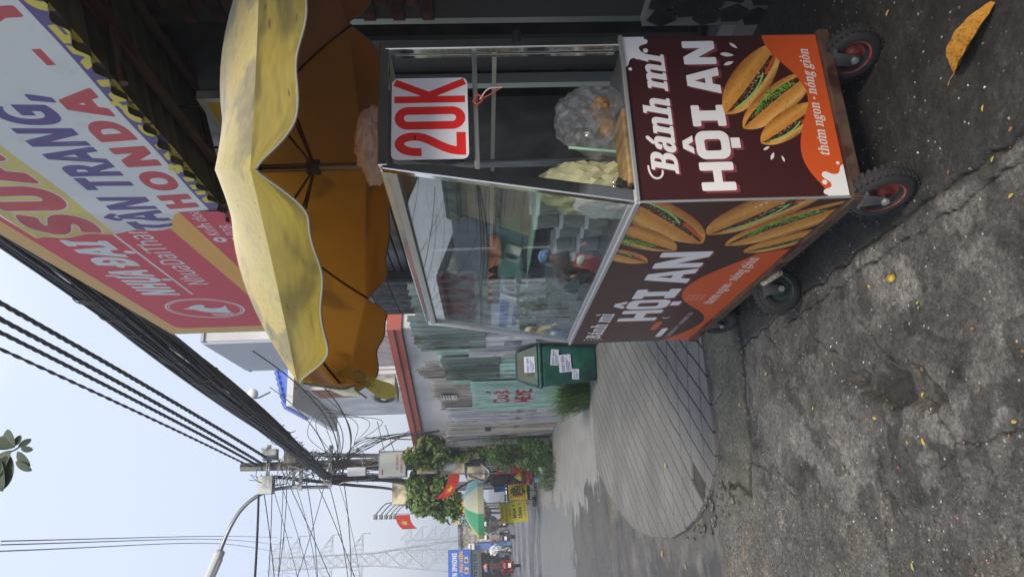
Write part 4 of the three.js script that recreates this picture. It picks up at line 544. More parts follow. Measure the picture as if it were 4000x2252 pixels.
  const gc = thing('green_crate', 'small green plastic crate on the cart shelf', 'crate', [0.42, 1.277, -1.45]); mesh('crate', [span(-0.12, 0.12, 0, 0.006, -0.15, 0.15), span(-0.12, -0.114, 0.006, 0.12, -0.15, 0.15), span(0.114, 0.12, 0.006, 0.12, -0.15, 0.15), span(-0.113, 0.113, 0.006, 0.12, -0.15, -0.144), span(-0.113, 0.113, 0.006, 0.12, 0.144, 0.15)], std([0.12, 0.34, 0.24], 0.5), gc);
  const kn = [tube([[0, 0, 0], [0.02, -0.012, 0.01], [0.0, -0.03, 0.012], [-0.02, -0.01, 0.012], [0, 0.004, 0.004]], 0.0035, 24, 5), tube([[0, -0.02, 0.01], [0.02, -0.06, 0.012], [0.05, -0.1, 0.012]], 0.003, 12, 5)];
  const rp = thing('tie_string', 'red and white string knotted on the cart crossbar', 'string', [0.4, 1.5, -0.002]); mesh('knot', kn, std([0.5, 0.08, 0.05], 0.8), rp); mesh('loose_end', [tube([[0, -0.02, 0.01], [0.035, -0.05, 0.02], [0.045, -0.1, 0.014]], 0.0025, 12, 5)], std([0.75, 0.65, 0.6], 0.8), rp);
}

// ================= along the fence =================
const fa = (b) => 1.1 + (b + 7.4) * 0.055, FT = -Math.PI / 2 + 0.055; // fence line, and the turn that makes a sheet face the street
{
  const f = thing('sheet_fence', 'patched fence of old corrugated metal sheets beyond the cart', 'fence', [1.1, 0, -7.4], FT);
  // local x runs along the fence away from the camera when negative: x = distance from b = -7.4 towards the camera
  const tones = { g: sheetMetal([0.26, 0.33, 0.29]), G: sheetMetal([0.17, 0.22, 0.19]), m: sheetMetal([0.5, 0.72, 0.63]), k: sheetMetal([0.56, 0.57, 0.6]), b: sheetMetal([0.54, 0.49, 0.43]), d: sheetMetal([0.45, 0.41, 0.36]), r: std([0.8, 0.7, 0.6], 0.8, { map: tRust, metalness: 0.1 }), w: sheetMetal([0.66, 0.66, 0.68]) };
  const tag1 = canvas(512, 512, (g, w, h) => { const im = g.createImageData(w, h), d = im.data; for (let j = 0, o = 0; j < h; j++) for (let i = 0; i < w; i++, o += 4) { const f = 0.8 + 0.4 * fbm(i / 10, j / 120, 4, 601) - 0.12, s = smooth(0.56, 0.7, fbm(i / 60, j / 90, 4, 603)) * 0.3; d[o] = lerp(176, 130, s) * f; d[o + 1] = lerp(212, 160, s) * f; d[o + 2] = lerp(200, 140, s) * f; d[o + 3] = 255; } g.putImageData(im, 0, 0); g.strokeStyle = '#a3243a'; g.lineCap = 'round'; g.lineWidth = 17; const L = (...p) => { g.beginPath(); g.moveTo(p[0], p[1]); for (let i = 2; i < p.length; i += 2) g.lineTo(p[i], p[i + 1]); g.stroke(); }; g.globalAlpha = 0.25; g.fillStyle = '#e9c6cf'; g.beginPath(); g.ellipse(250, 150, 150, 60, 0, 0, 7); g.fill(); g.globalAlpha = 0.9; g.beginPath(); g.arc(180, 150, 36, 0.6, 5.6); g.stroke(); L(240, 135, 240, 175, 275, 175, 275, 135); L(320, 115, 350, 130, 322, 148, 352, 168, 318, 185); L(330, 90, 345, 78); L(150, 290, 150, 225, 190, 290, 190, 225); L(250, 225, 215, 225, 215, 290, 252, 290); L(216, 257, 245, 257); L(275, 290, 275, 225, 308, 240, 276, 256); L(360, 225, 328, 225, 328, 290, 362, 290); L(330, 257, 352, 257); g.globalAlpha = 1; });
  tag1.wrapS = tag1.wrapT = THREE.RepeatWrapping; const painted = std(0xffffff, 0.6, { map: tag1, metalness: 0.15 });
  let n = 0; const S1 = (b0, b1, y0, y1, tone, { pitch = 0.086, amp = 0.017, off = 0, rag = 0.05, lean = 0, shape = 0, uv1 = false } = {}) => {
    n++; const w = Math.abs(b0 - b1), g = corrugated(w, y1 - y0, pitch, amp, rag, n * 7, 3, shape); if (uv1) { const u = g.attributes.uv; for (let i = 0; i < u.count; i++) u.setXY(i, u.getX(i) / w + 0.5, u.getY(i) / (y1 - y0)); }
    const o = mesh('metal_sheet', g, uv1 ? painted : tones[tone], f); o.position.set((b0 + b1) / 2 + 7.4, y0, 0.012 * (n % 3) + off); o.rotation.z = lean; return o;
  };
  S1(-4.4, -5.6, 0, 1.5, 'k'); S1(-4.3, -5.5, 1.42, 2.2, 'g', { off: 0.03, shape: 1, pitch: 0.17, amp: 0.014 }); S1(-5.3, -6.65, 1.45, 2.3, 'g', { off: 0.05, shape: 1, pitch: 0.17, amp: 0.014, lean: 0.01 }); S1(-5.5, -6.4, 0, 1.62, 'k', { off: 0.0 }); S1(-6.2, -7.05, 0, 1.66, 'w', { off: 0.01 });
  S1(-6.75, -7.65, 0, 2.12, 'm', { off: 0.0, lean: -0.01 }); S1(-7.0, -8.2, 1.25, 2.05, 'G', { off: 0.035, lean: 0.02 }); S1(-7.5, -8.6, 0, 1.95, 'm', { off: 0.0 }); S1(-7.4, -8.3, 1.85, 2.38, 'd', { off: -0.02, rag: 0.12 }); S1(-8.2, -9.6, 1.58, 2.32, 'b', { off: 0.0, rag: 0.08 }); S1(-8.3, -10.5, 0, 1.68, 'm', { uv1: true, off: 0.045, rag: 0.02, pitch: 0.09 });
  S1(-9.4, -10.6, 1.6, 2.3, 'd', { off: 0.0, rag: 0.1 }); S1(-10.3, -11.2, 0, 2.15, 'k', { off: 0.02 }); S1(-11.0, -11.9, 0, 2.1, 'k', { off: 0.0 }); S1(-10.4, -11.3, 0, 0.5, 'w', { off: 0.05 }); S1(-11.9, -12.9, 0, 2.24, 'b', { pitch: 0.1 }); S1(-12.7, -13.7, 0, 2.32, 'b', { pitch: 0.1, lean: 0.008 }); S1(-13.5, -14.4, 0, 2.4, 'd', { pitch: 0.1 }); S1(-14.3, -15.2, 0, 2.36, 'b', { off: 0.0 }); S1(-15.0, -15.7, 0, 1.6, 'r', { off: 0.02 }); S1(-15.1, -16.2, 0, 2.4, 'd', { off: -0.01 }); S1(-16, -17.4, 0, 2.45, 'b');
  mesh('gutter_strip', [bx(0.11, 2.3, 0.03, -6.05, 1.2, 0.06, 0, 0, 0.006)], M.galv, f); mesh('bent_flashing', [bx(0.16, 1.3, 0.02, -6.4, 1.72, 0.09, 0.1, 0.5, -0.07)], M.galv, f); mesh('rust_patch', bx(0.1, 1.1, 0.012, -7.5, 1.0, 0.06), M.rust, f); mesh('black_paint_patch', bx(0.42, 0.12, 0.004, -5.2, 1.42, 0.05), M.dark, f).rotation.set(0, 0, 0);
  const note = canvas(160, 128, (g, w, h) => { g.fillStyle = '#c9c9c6'; g.fillRect(0, 0, w, h); g.fillStyle = '#555'; for (let i = 0; i < 5; i++) g.fillRect(14, 14 + i * 23, 60 + hash(i, 2, 2) * 70, 11); });
  const sheetOn = (x, y, w, h, m, nm = 'paper_notice', z = 0.075) => mesh(nm, bx(w, h, 0.003, x, y, z), m, f); const pnote = std(0xffffff, 0.9, { map: note }); pnote.map.repeat.set(3, 4); pnote.map.wrapS = pnote.map.wrapT = THREE.RepeatWrapping; sheetOn(-1.95, 2.06, 0.34, 0.26, pnote);
  for (const [x, y] of [[1.55, 1.35], [1.5, 0.95], [0.95, 1.1], [1.1, 0.7]]) sheetOn(x, y, 0.2, 0.22, M.grey, 'paper_scrap', 0.05); const blue = std([0.45, 0.5, 0.7], 0.8); sheetOn(2.0, 1.55, 0.12, 0.14, blue, 'sticker', 0.06); sheetOn(2.12, 1.3, 0.12, 0.1, blue, 'sticker', 0.06);
  for (const x of [-2.9, 0.6, -6.4, -9.8]) mesh('post', bar([x, 0, -0.06], [x, 2.0, -0.06], 0.03), M.dark, f);
}
// ---- wheeled bin ----
{
  const b = thing('litter_bin', 'dark green plastic litter bin with stickers by the fence', 'litter bin', [0.86, 0, -6.75], -0.2);
  const taper = (w0, d0, w1, d1, h, y) => { const g = new RoundedBoxGeometry(1, 1, 1, 3, 0.06), p = g.attributes.position; for (let i = 0; i < p.count; i++) { const t = p.getY(i) + 0.5; p.setXYZ(i, p.getX(i) * lerp(w0, w1, t), y + t * h, p.getZ(i) * lerp(d0, d1, t)); } g.computeVertexNormals(); return metric(g); };
  mesh('body', taper(0.42, 0.42, 0.54, 0.52, 0.72, 0.03), M.bingreen, b); mesh('rim', rb(0.58, 0.05, 0.56, 0.02, 0, 0.765, 0), M.bingreen, b); const lid = mesh('lid', taper(0.56, 0.54, 0.36, 0.34, 0.27, 0.79), M.bingreen, b); mesh('slot', bx(0.02, 0.09, 0.24, -0.238, 0.89, 0, 0, 0, -0.34), M.black, lid); mesh('slot', bx(0.26, 0.09, 0.02, 0, 0.89, 0.23, -0.34, 0, 0), M.black, lid);
  const st = canvas(256, 160, (g, w, h) => { g.fillStyle = '#c5c9d2'; g.fillRect(0, 0, w, h); vtext(g, '0987.004', 10, 74, 54, { fill: '#25358f' }); g.fillStyle = '#25358f'; for (let i = 0; i < 3; i++) g.fillRect(14, 94 + i * 20, 190 - 30 * i, 9); }), sm = std(0xffffff, 0.7, { map: st }), stick = (x, y, z, w, h, rx, rz, ry = 0) => { const o = mesh('sticker', new THREE.PlaneGeometry(w, h), sm, b); o.position.set(x, y, z); o.rotation.set(rx, ry, rz); };
  stick(0.02, 0.45, 0.262, 0.22, 0.16, 0.07, 0.06); stick(0.1, 0.58, 0.271, 0.2, 0.1, 0.07, -0.1); stick(-0.12, 0.32, 0.252, 0.13, 0.09, 0.07, -0.05); stick(0.02, 0.9, 0.2375, 0.2, 0.14, -0.34, 0.02); stick(-0.255, 0.45, 0.02, 0.16, 0.12, 0, 0, -Math.PI / 2);
}
// ---- leaves: many small blades through a volume ----
function leafCloud(n, place, size, fold = 0.3) { // one geometry of folded leaves
  const p = [], nrm = []; const q = new THREE.Quaternion(), e = new THREE.Euler(), a = V(), pts = [[-0.5, 0, 0], [0, fold, 0.34], [0.5, 0, 0], [0, fold, -0.34]];
  for (let i = 0; i < n; i++) { const [x, y, z, s = 1] = place(i); e.set(rr(-1.2, 1.2), rnd() * 6.283, rr(-1.0, 1.0)); q.setFromEuler(e); const w = size * s * rr(0.65, 1.3), v = pts.map((t) => a.set(t[0], t[1] * 0.5 - 0.0, t[2]).applyQuaternion(q).multiplyScalar(w).clone().add(V(x, y, z))); for (const k of [0, 1, 2, 0, 2, 3]) p.push(v[k].x, v[k].y, v[k].z); }
  const g = new THREE.BufferGeometry(); g.setAttribute('position', new THREE.Float32BufferAttribute(p, 3)); g.computeVertexNormals(); return g;
}
const leafMat = (r, g, b) => phy([r, g, b], 0.6, { transmission: 0.25, thickness: 0 });
const inBall = (cx, cy, cz, rx, ry, rz, shell = 0.5) => { let x, y, z, l; do { x = rr(-1, 1); y = rr(-1, 1); z = rr(-1, 1); l = Math.hypot(x, y, z); } while (l > 1 || l < 0.02); const k = Math.pow(l, shell) / l; return [cx + x * k * rx, cy + y * k * ry, cz + z * k * rz]; };
function grassTuft(n, h, r) { const l = []; for (let i = 0; i < n; i++) { const a = rnd() * 6.283, d = Math.sqrt(rnd()) * r, L = h * rr(0.5, 1.15), lean = rr(0.2, 0.95), x = Math.cos(a) * d, z = Math.sin(a) * d, w = 0.004, dir = a + rr(-0.8, 0.8), cx = Math.cos(dir), cz = Math.sin(dir); const P = [[x - cz * w, 0, z + cx * w], [x + cz * w, 0, z - cx * w], [x + cx * L * lean * 0.35 + cz * w, L * 0.6, z + cz * L * lean * 0.35 - cx * w], [x + cx * L * lean * 0.35 - cz * w, L * 0.6, z + cz * L * lean * 0.35 + cx * w], [x + cx * L * lean, L * (1 - 0.35 * lean), z + cz * L * lean]]; for (const k of [0, 1, 2, 0, 2, 3, 3, 2, 4]) l.push(...P[k]); } const g = new THREE.BufferGeometry(); g.setAttribute('position', new THREE.Float32BufferAttribute(l, 3)); g.computeVertexNormals(); return g; }
{
  const t = thing('grass_tuft', 'tall tuft of grass at the foot of the mint green fence sheet', 'grass', [0.72, 0, -7.75]); mesh('blades', grassTuft(900, 0.62, 0.3), leafMat(0.07, 0.15, 0.035), t).userData.kind = 'stuff';
  const t2 = thing('grass_tuft', 'low grass verge below the pole and bush', 'grass', [-0.05, 0, -14.2]); mesh('blades', [grassTuft(500, 0.28, 0.4).scale(1, 1, 3.2), grassTuft(300, 0.34, 0.3).translate(0.1, 0, -1.6)], leafMat(0.09, 0.16, 0.04), t2).userData.kind = 'stuff';
  const t3 = thing('grass_tuft', 'thin weeds along the fence base', 'grass', [0.9, 0, -10.4]); mesh('blades', [grassTuft(160, 0.2, 0.12).scale(1, 1, 8)], leafMat(0.08, 0.13, 0.04), t3).userData.kind = 'stuff';
}
// ---- white house behind the fence ----
{
  const turn = -Math.PI / 2 + Math.atan2(-(0.835 - 2.468), 4.97), h = thing('white_house', 'plain white house with a red roof band behind the fence', 'house', [2.468, 0, -10.559], turn);
  // local: front wall along -x from the near corner, faces +z
  mesh('wall', [span(-5.3, 0, 0, 3.0, -5, 0)], M.white, h); mesh('roof_band', [span(-5.35, 0.04, 3.0, 3.27, -5.0, 0.06)], M.beamred, h); mesh('roof_groove', [span(-5.36, 0.05, 3.12, 3.145, 0.061, 0.075), span(-5.36, 0.05, 2.985, 3.0, 0.0, 0.07)], M.dark, h);
  mesh('upper_wall', [span(-3.2, 0.2, 3.271, 4.4, -5, -1.6), span(-3.25, 0.25, 4.401, 4.55, -5.1, -1.4)], M.bluegrey, h); const r = mesh('balcony_rail', [beam([-3.1, 3.98, -0.5], [0.1, 3.98, -0.5], 0.05, 0.05)], M.galv, h); for (let i = 0; i < 15; i++) mesh('baluster', bar([-3.05 + i * 0.22, 3.27, -0.5], [-3.05 + i * 0.22, 3.97, -0.5], 0.014), M.galv, r);
  mesh('drain_pipe', tube([[-5.45, 3.2, 0.1], [-5.5, 2.9, 0.14], [-5.4, 2.7, 0.14], [-5.4, 0.5, 0.14]], 0.04, 20, 8), M.galv, h);
  const ac = thing('air_conditioner', 'white air conditioner fan unit on the roof above the red band', 'air conditioner', [1.48, 2.93, -11.42], turn);
  mesh('casing', rb(0.62, 0.52, 0.28, 0.02, 0, 0.5, 0), std([0.62, 0.6, 0.54], 0.5, { map: tMottle }), ac); const gr = []; for (let i = 1; i < 8; i++) gr.push(new THREE.TorusGeometry(0.028 * i, 0.005, 5, 28).translate(-0.08, 0.5, 0.15)); for (let i = 0; i < 12; i++) gr.push(bar([-0.08, 0.5, 0.15], [-0.08 + Math.cos(i / 12 * 6.283) * 0.2, 0.5 + Math.sin(i / 12 * 6.283) * 0.2, 0.15], 0.004, 4)); mesh('fan_grille', gr, M.dark, ac); mesh('fan_hub', new THREE.CylinderGeometry(0.06, 0.06, 0.02, 20).rotateX(Math.PI / 2).translate(-0.08, 0.5, 0.158), M.whiteplastic, ac); mesh('bracket', [bar([-0.25, 0.34, 0], [-0.25, 0.24, 0], 0.02), bar([0.25, 0.34, 0], [0.25, 0.24, 0], 0.02)], M.galv, ac);
  const p = thing('tv_antenna', 'thin aerial poles on the white house roof end', 'antenna', [0.95, 3.2, -15.7]); mesh('mast', bar([0, 0, 0], [0.1, 1.3, 0], 0.015), M.dark, p); mesh('arm', [bar([-0.5, 0.75, 0], [0.5, 1.0, 0], 0.01), bar([-0.3, 0.55, 0], [0.4, 0.8, 0], 0.01)], M.dark, p); mesh('rusty_stay', bar([0.3, 0.0, 0.2], [-0.25, 0.95, 0], 0.018), M.rust, p);
}
// ---- house with the blue tiled roof, far behind ----
{
  const h = thing('blue_roof_house', 'tall white house with a blue tiled gable roof in the distance', 'house', [3.1, 0, -20]);
  mesh('wall', [span(0, 6, 0, 7.4, -6, 0)], M.white, h); mesh('eave', span(-0.55, 6.2, 7.401, 7.6, -6.3, 0.45), std([0.66, 0.68, 0.68], 0.8), h); const g = new THREE.BufferGeometry(); g.setAttribute('position', new THREE.Float32BufferAttribute([-0.5, 7.6, 0.4, 6.1, 7.6, 0.4, 2.2, 9.1, -2.5, 6.1, 7.6, 0.4, 6.1, 7.6, -6, 2.2, 9.1, -2.5, -0.5, 7.6, -6, -0.5, 7.6, 0.4, 2.2, 9.1, -2.5], 3)); g.computeVertexNormals(); const roof = mesh('roof', g, M.tileblue, h);
  const tg = new THREE.CylinderGeometry(0.09, 0.09, 0.26, 8, 1, false, 0, Math.PI); tg.rotateY(-Math.PI / 2); for (let j = 0; j < 9; j++) for (let i = 0; i < 12 - j; i++) { const t = j / 11, z = lerp(0.36, -2.4, t) - i * 0.0, o = mesh('roof_tile', tg, M.tileblue, roof); o.position.set(lerp(-0.48, 2.2, t) + 0.0, lerp(7.66, 9.1, t), 0.3 - i * 0.2 * (1 - t) - t * 2.8 - i * 0.04); o.rotation.set(0, 0, -1.06); }
  mesh('brick_wall', [span(-0.02, 0.0, 5.6, 7.0, -1.5, -0.1), span(0.1, 1.4, 5.8, 7.0, 0.001, 0.03)], M.terracotta, h); const w = mesh('lamp_bracket', tube([[-0.1, 8.1, 0.45], [-0.3, 8.5, 0.6], [-0.2, 8.75, 0.6]], 0.025, 12, 6), M.galv, h); mesh('globe_lamp', new THREE.SphereGeometry(0.16, 20, 14).translate(-0.15, 8.6, 0.55), M.whiteplastic, h);
}
// ---- grey block between: roof edge peeping over the parasol ----
{
  const h = thing('grey_house', 'pale tall house wall edge just past the red sign', 'house', [2.6, 0, -11.7]);
  mesh('wall', span(0.04, 4, 0, 7.1, -3, 0), M.white, h); mesh('ledge', [span(-0.02, 0.039, 4.5, 7.12, -2.6, -0.02), span(0.02, 4, 7.101, 7.16, -3, 0.04)], std([0.4, 0.43, 0.47], 0.6), h);
}
// ================= utility pole =================
const PB = -15.5, PA = 0.2;
{
  const p = thing('utility_pole', 'leaning concrete utility pole hung with cables and boxes beside the fence', 'utility pole', [PA + 0.14, 0, PB]); const top = [0.1, 7.45, 0];
  mesh('shaft', bar([0, -0.1, 0], top, 0.15, 16, 0.1), M.pole, p); mesh('band', [0.9, 1.5, 2.3, 5.0, 6.2, 6.9].map((y) => { const t = y / 7.45; return cyl(0.158 - 0.055 * t, 0.158 - 0.055 * t, 0.05, 0.1 * t, y, 0); }), M.dark, p);
  const at = (y) => (0.1 * y) / 7.45;
  for (const [y, x0, x1] of [[6.75, -0.55, 0.5], [5.95, -0.6, 0.35], [5.25, -0.55, 0.45]]) mesh('crossarm', span(at(y) + x0, at(y) + x1, y - 0.04, y + 0.04, 0.14, 0.2), M.galv, p);
  for (const [y, x] of [[6.75, -0.5], [6.75, 0.4], [5.95, -0.5], [5.95, 0.25], [5.25, -0.45]]) mesh('insulator', cyl(0.045, 0.035, 0.14, at(y) + x, y + 0.041, 0.17, 12), M.boxgrey, p);
  const bxp = (nm, w, h, d, x, y, z, m, extra) => { const o = mesh(nm, rb(w, h, d, 0.015, at(y) + x, y, z), m, p); if (extra) extra(o, at(y) + x, y, z + d / 2); return o; };
  const plate = canvas(256, 256, (g, w, h) => { g.fillStyle = '#b4bbb6'; g.fillRect(0, 0, w, h); vtext(g, 'HCM2841', 60, 190, 38, { fill: '#9c3434' }); vtext(g, 'DN01-SN15', 30, 235, 38, { fill: '#9c3434' }); g.fillStyle = '#9c3434'; g.fillRect(16, 20, 60, 14); });
  bxp('cabinet', 0.62, 0.66, 0.3, -0.06, 3.72, 0.3, M.boxgrey, (o, x, y, z) => mesh('cabinet_door', new THREE.PlaneGeometry(0.56, 0.6).translate(x, y, z + 0.003), std(0xffffff, 0.6, { map: plate }), o));
  bxp('meter_box', 0.34, 0.58, 0.2, -0.15, 2.28, 0.3, M.boxcream, (o, x, y, z) => mesh('meter_window', [bx(0.2, 0.3, 0.012, x, y + 0.08, z + 0.006)], phy([0.3, 0.33, 0.34], 0.2, { clearcoat: 0.6 }), o)); bxp('meter_box', 0.3, 0.42, 0.2, -0.32, 1.72, 0.28, M.boxcream, (o, x, y, z) => mesh('meter_window', [bx(0.14, 0.14, 0.012, x - 0.03, y - 0.06, z + 0.006)], M.grey, o)); bxp('meter_box', 0.36, 0.46, 0.2, 0.2, 1.85, 0.26, M.boxgrey); bxp('fuse_box', 0.16, 0.5, 0.14, -0.22, 2.9, 0.26, M.boxcream); bxp('splice_box', 0.4, 0.3, 0.26, 0.24, 6.2, 0.2, M.boxcream); bxp('splice_box', 0.42, 0.34, 0.26, -0.45, 6.75, 0.2, M.boxgrey); bxp('splice_box', 0.2, 0.44, 0.14, -0.2, 4.6, 0.26, M.whiteplastic); bxp('splice_box', 0.26, 0.34, 0.2, 0.26, 6.7, 0.2, M.boxgrey);
  const pipes = []; for (const [x, z] of [[0.16, 0.12], [-0.18, 0.12], [0.1, 0.2]]) pipes.push(tube([[x, 1.4, z], [x + 0.05, 3, z], [x + 0.14, 5, z], [x + 0.22, 6, z]], 0.028, 20, 6)); pipes.push(tube([[-0.35, 1.9, 0.36], [-0.5, 1.55, 0.4], [-0.3, 1.4, 0.38], [-0.1, 1.6, 0.36]], 0.04, 20, 8), tube([[0.3, 2.1, 0.34], [0.52, 2.3, 0.34], [0.45, 2.6, 0.3], [0.2, 2.7, 0.25]], 0.035, 20, 8)); mesh('conduit', pipes, M.galv, p);
  for (let i = 0; i < 26; i++) { const y = rr(4.2, 6.9), q = []; for (let k = 0; k < 5; k++) q.push([at(y) + rr(-0.5, 0.42), y + rr(-0.55, 0.5), 0.14 + rr(0, 0.22)]); mesh('loose_wire', tube(q, rr(0.006, 0.012), 26, 4), i % 4 ? M.blackCable : M.boxgrey, p); }
  for (let i = 0; i < 12; i++) { const q = []; const y = rr(3.9, 5.6); for (let k = 0; k < 4; k++) q.push([at(y) + rr(-0.25, 0.2), y - k * rr(0.4, 0.7), 0.16 + rr(0, 0.12)]); mesh('loose_wire', tube(q, 0.008, 22, 4), M.blackCable, p); }
  // street lamp arm fixed to the same pole
  const L = thing('street_lamp', 'grey street lamp on a long curved arm beside the utility pole', 'street lamp', [-0.11, 5.2, PB - 0.05]), P = [[0.0, 5.3], [0, 6.6], [-0.16, 7.06], [-0.456, 7.4], [-0.88, 7.64], [-1.33, 7.8]].map(([x, y]) => [x, y - 5.2, 0]); mesh('arm', tube(P, 0.045, 50, 10), M.galv, L); mesh('clamp', [span(0, 0.5, 0.2, 0.26, -0.03, 0.03), span(0, 0.5, 0.95, 1.01, -0.03, 0.03)], M.galv, L);
  const hd = mesh('lamp_head', rb(0.86, 0.19, 0.3, 0.08, -0.05, 0, 0).rotateZ(-0.36).translate(-1.68, 2.72, 0), std([0.5, 0.52, 0.53], 0.5), L); mesh('lens', rb(0.44, 0.03, 0.2, 0.012, 0, -0.06, 0).rotateZ(-0.36).translate(-1.72, 2.7, 0), std([0.6, 0.62, 0.62], 0.3), hd);
}
// ---- overhead cables: from pole to beyond the camera ----
function sagged(p, q, sag, n = 14) { const o = []; for (let i = 0; i <= n; i++) { const t = i / n; o.push([lerp(p[0], q[0], t), lerp(p[1], q[1], t) - sag * 4 * t * (1 - t), lerp(p[2], q[2], t)]); } return o; }
const ext = (p, q, k) => [p[0] + (q[0] - p[0]) * k, p[1] + (q[1] - p[1]) * k, p[2] + (q[2] - p[2]) * k];
function line(name, label, pts, r, mat = M.blackCable, n = 40, k = 5) { const o = thing(name, label, 'cable'); mesh('wire', tube(pts, r, n, k), mat, o); return o; }
{
  // the thick bundle
  const o = thing('cable_bundle', 'thick bundle of black communication cables sweeping from the pole overhead', 'cable bundle'); const A0 = [0.1, 5.35, PB + 0.2], B0 = [1.5, 5.85, -3.9], E = ext(A0, B0, 1.6);
  for (let i = 0; i < 46; i++) { const a = rnd() * 6.283, r = Math.sqrt(rnd()), ph = rnd() * 6, q = sagged(A0, E, 0.32, 18).map(([x, y, z], k) => { const w = 0.075 + 0.08 * Math.sin((k / 18) * Math.PI), aa = a + 0.5 * Math.sin(k * 0.6 + ph); return [x + Math.cos(aa) * r * w, y + Math.sin(aa) * r * w * 1.5, z]; }); mesh('cable', tube(q, rr(0.012, 0.026), 70, 5), M.blackCable, o); }
  for (let i = 0; i < 26; i++) { const t = rr(0.05, 0.6), [x, y, z] = sagged(A0, E, 0.32, 40)[Math.round(t * 40)]; mesh('tie', new THREE.TorusGeometry(rr(0.1, 0.15), 0.006, 5, 18).rotateY(0.2).scale(1, 1.3, 1).translate(x, y, z), M.blackCable, o); const c = []; for (let k = 0; k < 5; k++) c.push([x + rr(-0.14, 0.14), y + rr(-0.28, 0.2), z + rr(-0.35, 0.35)]); mesh('loose_end', tube(c, 0.006, 18, 4), M.blackCable, o); }
  // far side of the same bundle
  const o2 = thing('cable_bundle', 'bundle of cables running on from the pole along the street', 'cable bundle'), F1 = [0.1, 5.3, PB], F2 = [0.24, 4.5, -18.8], F3 = [0.3, 4.4, -27.2]; for (let i = 0; i < 16; i++) { const a = rnd() * 6.283, w = 0.11 * Math.sqrt(rnd()); mesh('cable', tube([F1, F2, F3, [0.1, 5.4, -40]].map(([x, y, z]) => [x + Math.cos(a) * w, y + Math.sin(a) * w, z]), 0.016, 40, 5), M.blackCable, o2); }
  const o3 = thing('cable_bundle', 'thinner cable bundle above the far street, leaving the pole higher up', 'cable bundle'); for (let i = 0; i < 6; i++) { const a = rnd() * 6.283, w = 0.06 * Math.sqrt(rnd()); mesh('cable', tube([[0.2, 6.6, PB], [0.12, 5.6, -18.5], [0.2, 5.0, -26], [0, 6, -42]].map(([x, y, z]) => [x + Math.cos(a) * w, y + Math.sin(a) * w, z]), 0.014, 40, 5), M.blackCable, o3); }
  // twisted power lines
  const twist = (lab, p, q, r, strands, sag) => { const t = thing('power_line', lab, 'cable'), mid = sagged(p, ext(p, q, 1.5), sag, 160); for (let s = 0; s < strands; s++) { const a0 = (s / strands) * 6.283; mesh('strand', tube(mid.map(([x, y, z], k) => [x + Math.cos(a0 + k * 1.05) * r * 0.9, y + Math.sin(a0 + k * 1.05) * r * 0.9, z]), r, 420, 5), M.blackCable, t); } };
  twist('twisted power cable nearest the thick bundle', [0.57, 6.75, PB], [2.0, 8.0, -7.1], 0.02, 3, 0.12); twist('twisted power cable second from the thick bundle', [0.5, 6.95, PB], [1.78, 8.0, -7.2], 0.019, 3, 0.14); twist('twisted power cable third from the thick bundle', [0.46, 7.05, PB], [1.62, 8.0, -7.24], 0.017, 3, 0.12); twist('outermost thin twisted power cable, farthest from the bundle', [0.42, 7.18, PB], [1.42, 8.0, -7.28], 0.014, 2, 0.1);
  // service drops to the white house and across the street
  const drops = [[[0.15, 5.2, PB], [3.1, 7.1, -20], 0.5], [[0.15, 5.3, PB], [3.2, 7.3, -20], 0.6], [[0.2, 5.1, PB], [3.1, 6.9, -20], 0.7], [[0.15, 5.25, PB], [3.2, 8.2, -19.8], 0.4], [[0.2, 5.15, PB], [2.9, 6.9, -12], 0.8], [[0.2, 5.0, PB], [3.0, 6.6, -12], 1.0], [[0.2, 5.3, PB], [3.3, 7.7, -19.9], 0.9]]; drops.forEach(([p, q, s], i) => { const o = line('service_wire', 'thin black wire from the pole to the houses on the right', sagged(p, q, s), 0.014); o.userData.group = 'service wires to the houses'; });
  for (let i = 0; i < 7; i++) { const o = line('service_wire', 'thin black wire hanging down towards the fence top', [[0.3 + 0.06 * i, 5.1 - 0.03 * i, PB], [0.75 + rr(-0.1, 0.1), 4.6 - rr(0, 0.5), -14.6], [0.85 + rr(-0.06, 0.06), 3.6, -14], [0.9, 2.5, -13.6 + rr(-0.3, 0.2)]], 0.009); o.userData.group = 'wires down to the fence'; }
  for (let i = 0; i < 3; i++) { const o = line('service_wire', 'thin wire looping free beside the parasol flap', [[0.5, 5.1, PB], [1.0 + i * 0.1, 5.6 - i * 0.2, -14.4], [1.45 - i * 0.1, 5.0, -13.4], [1.2, 4.4 - i * 0.3, -13.8], [0.8, 4.6, -14.8]], 0.007); o.userData.group = 'loose wire loops'; }
  for (let i = 0; i < 14; i++) { const y = rr(5.0, 7.2), o = line('crossing_wire', 'thin wire fanning from the pole across the street', sagged([0.25, y, PB], [-9 + rr(-3, 1.5), y + rr(-2.2, 3.2), -21 + rr(-6, 8)], rr(0.2, 0.9)), rr(0.006, 0.013)); o.userData.group = 'wires crossing the street'; }
  for (const [y0, y1, b, r, lab] of [[9.2, 3.9, -26, 0.028, 'thick dark wire slanting down across the sky from the lamp arm'], [10.4, 4.6, -30, 0.014, 'thin wire slanting across the sky beyond the lamp']]) line('slanting_wire', lab, sagged([-5.6, y0 - 3.2, b + 14], [0.1, 7.0, PB], 0.1), r);
  [[-1.05, 22.6, 0], [-1.2, 22.6, 1], [-1.46, 22.65, 2]].forEach(([a, y, i]) => { const o = line('high_voltage_line', 'fine high voltage line running from the pylon overhead', [[a, y, -30.6], [a - 0.5 - 0.1 * i, 26.5, -66], [-2.5 - 1.0 * i, 33.4, -110.5]], 0.03); o.userData.group = 'high voltage lines'; });
}

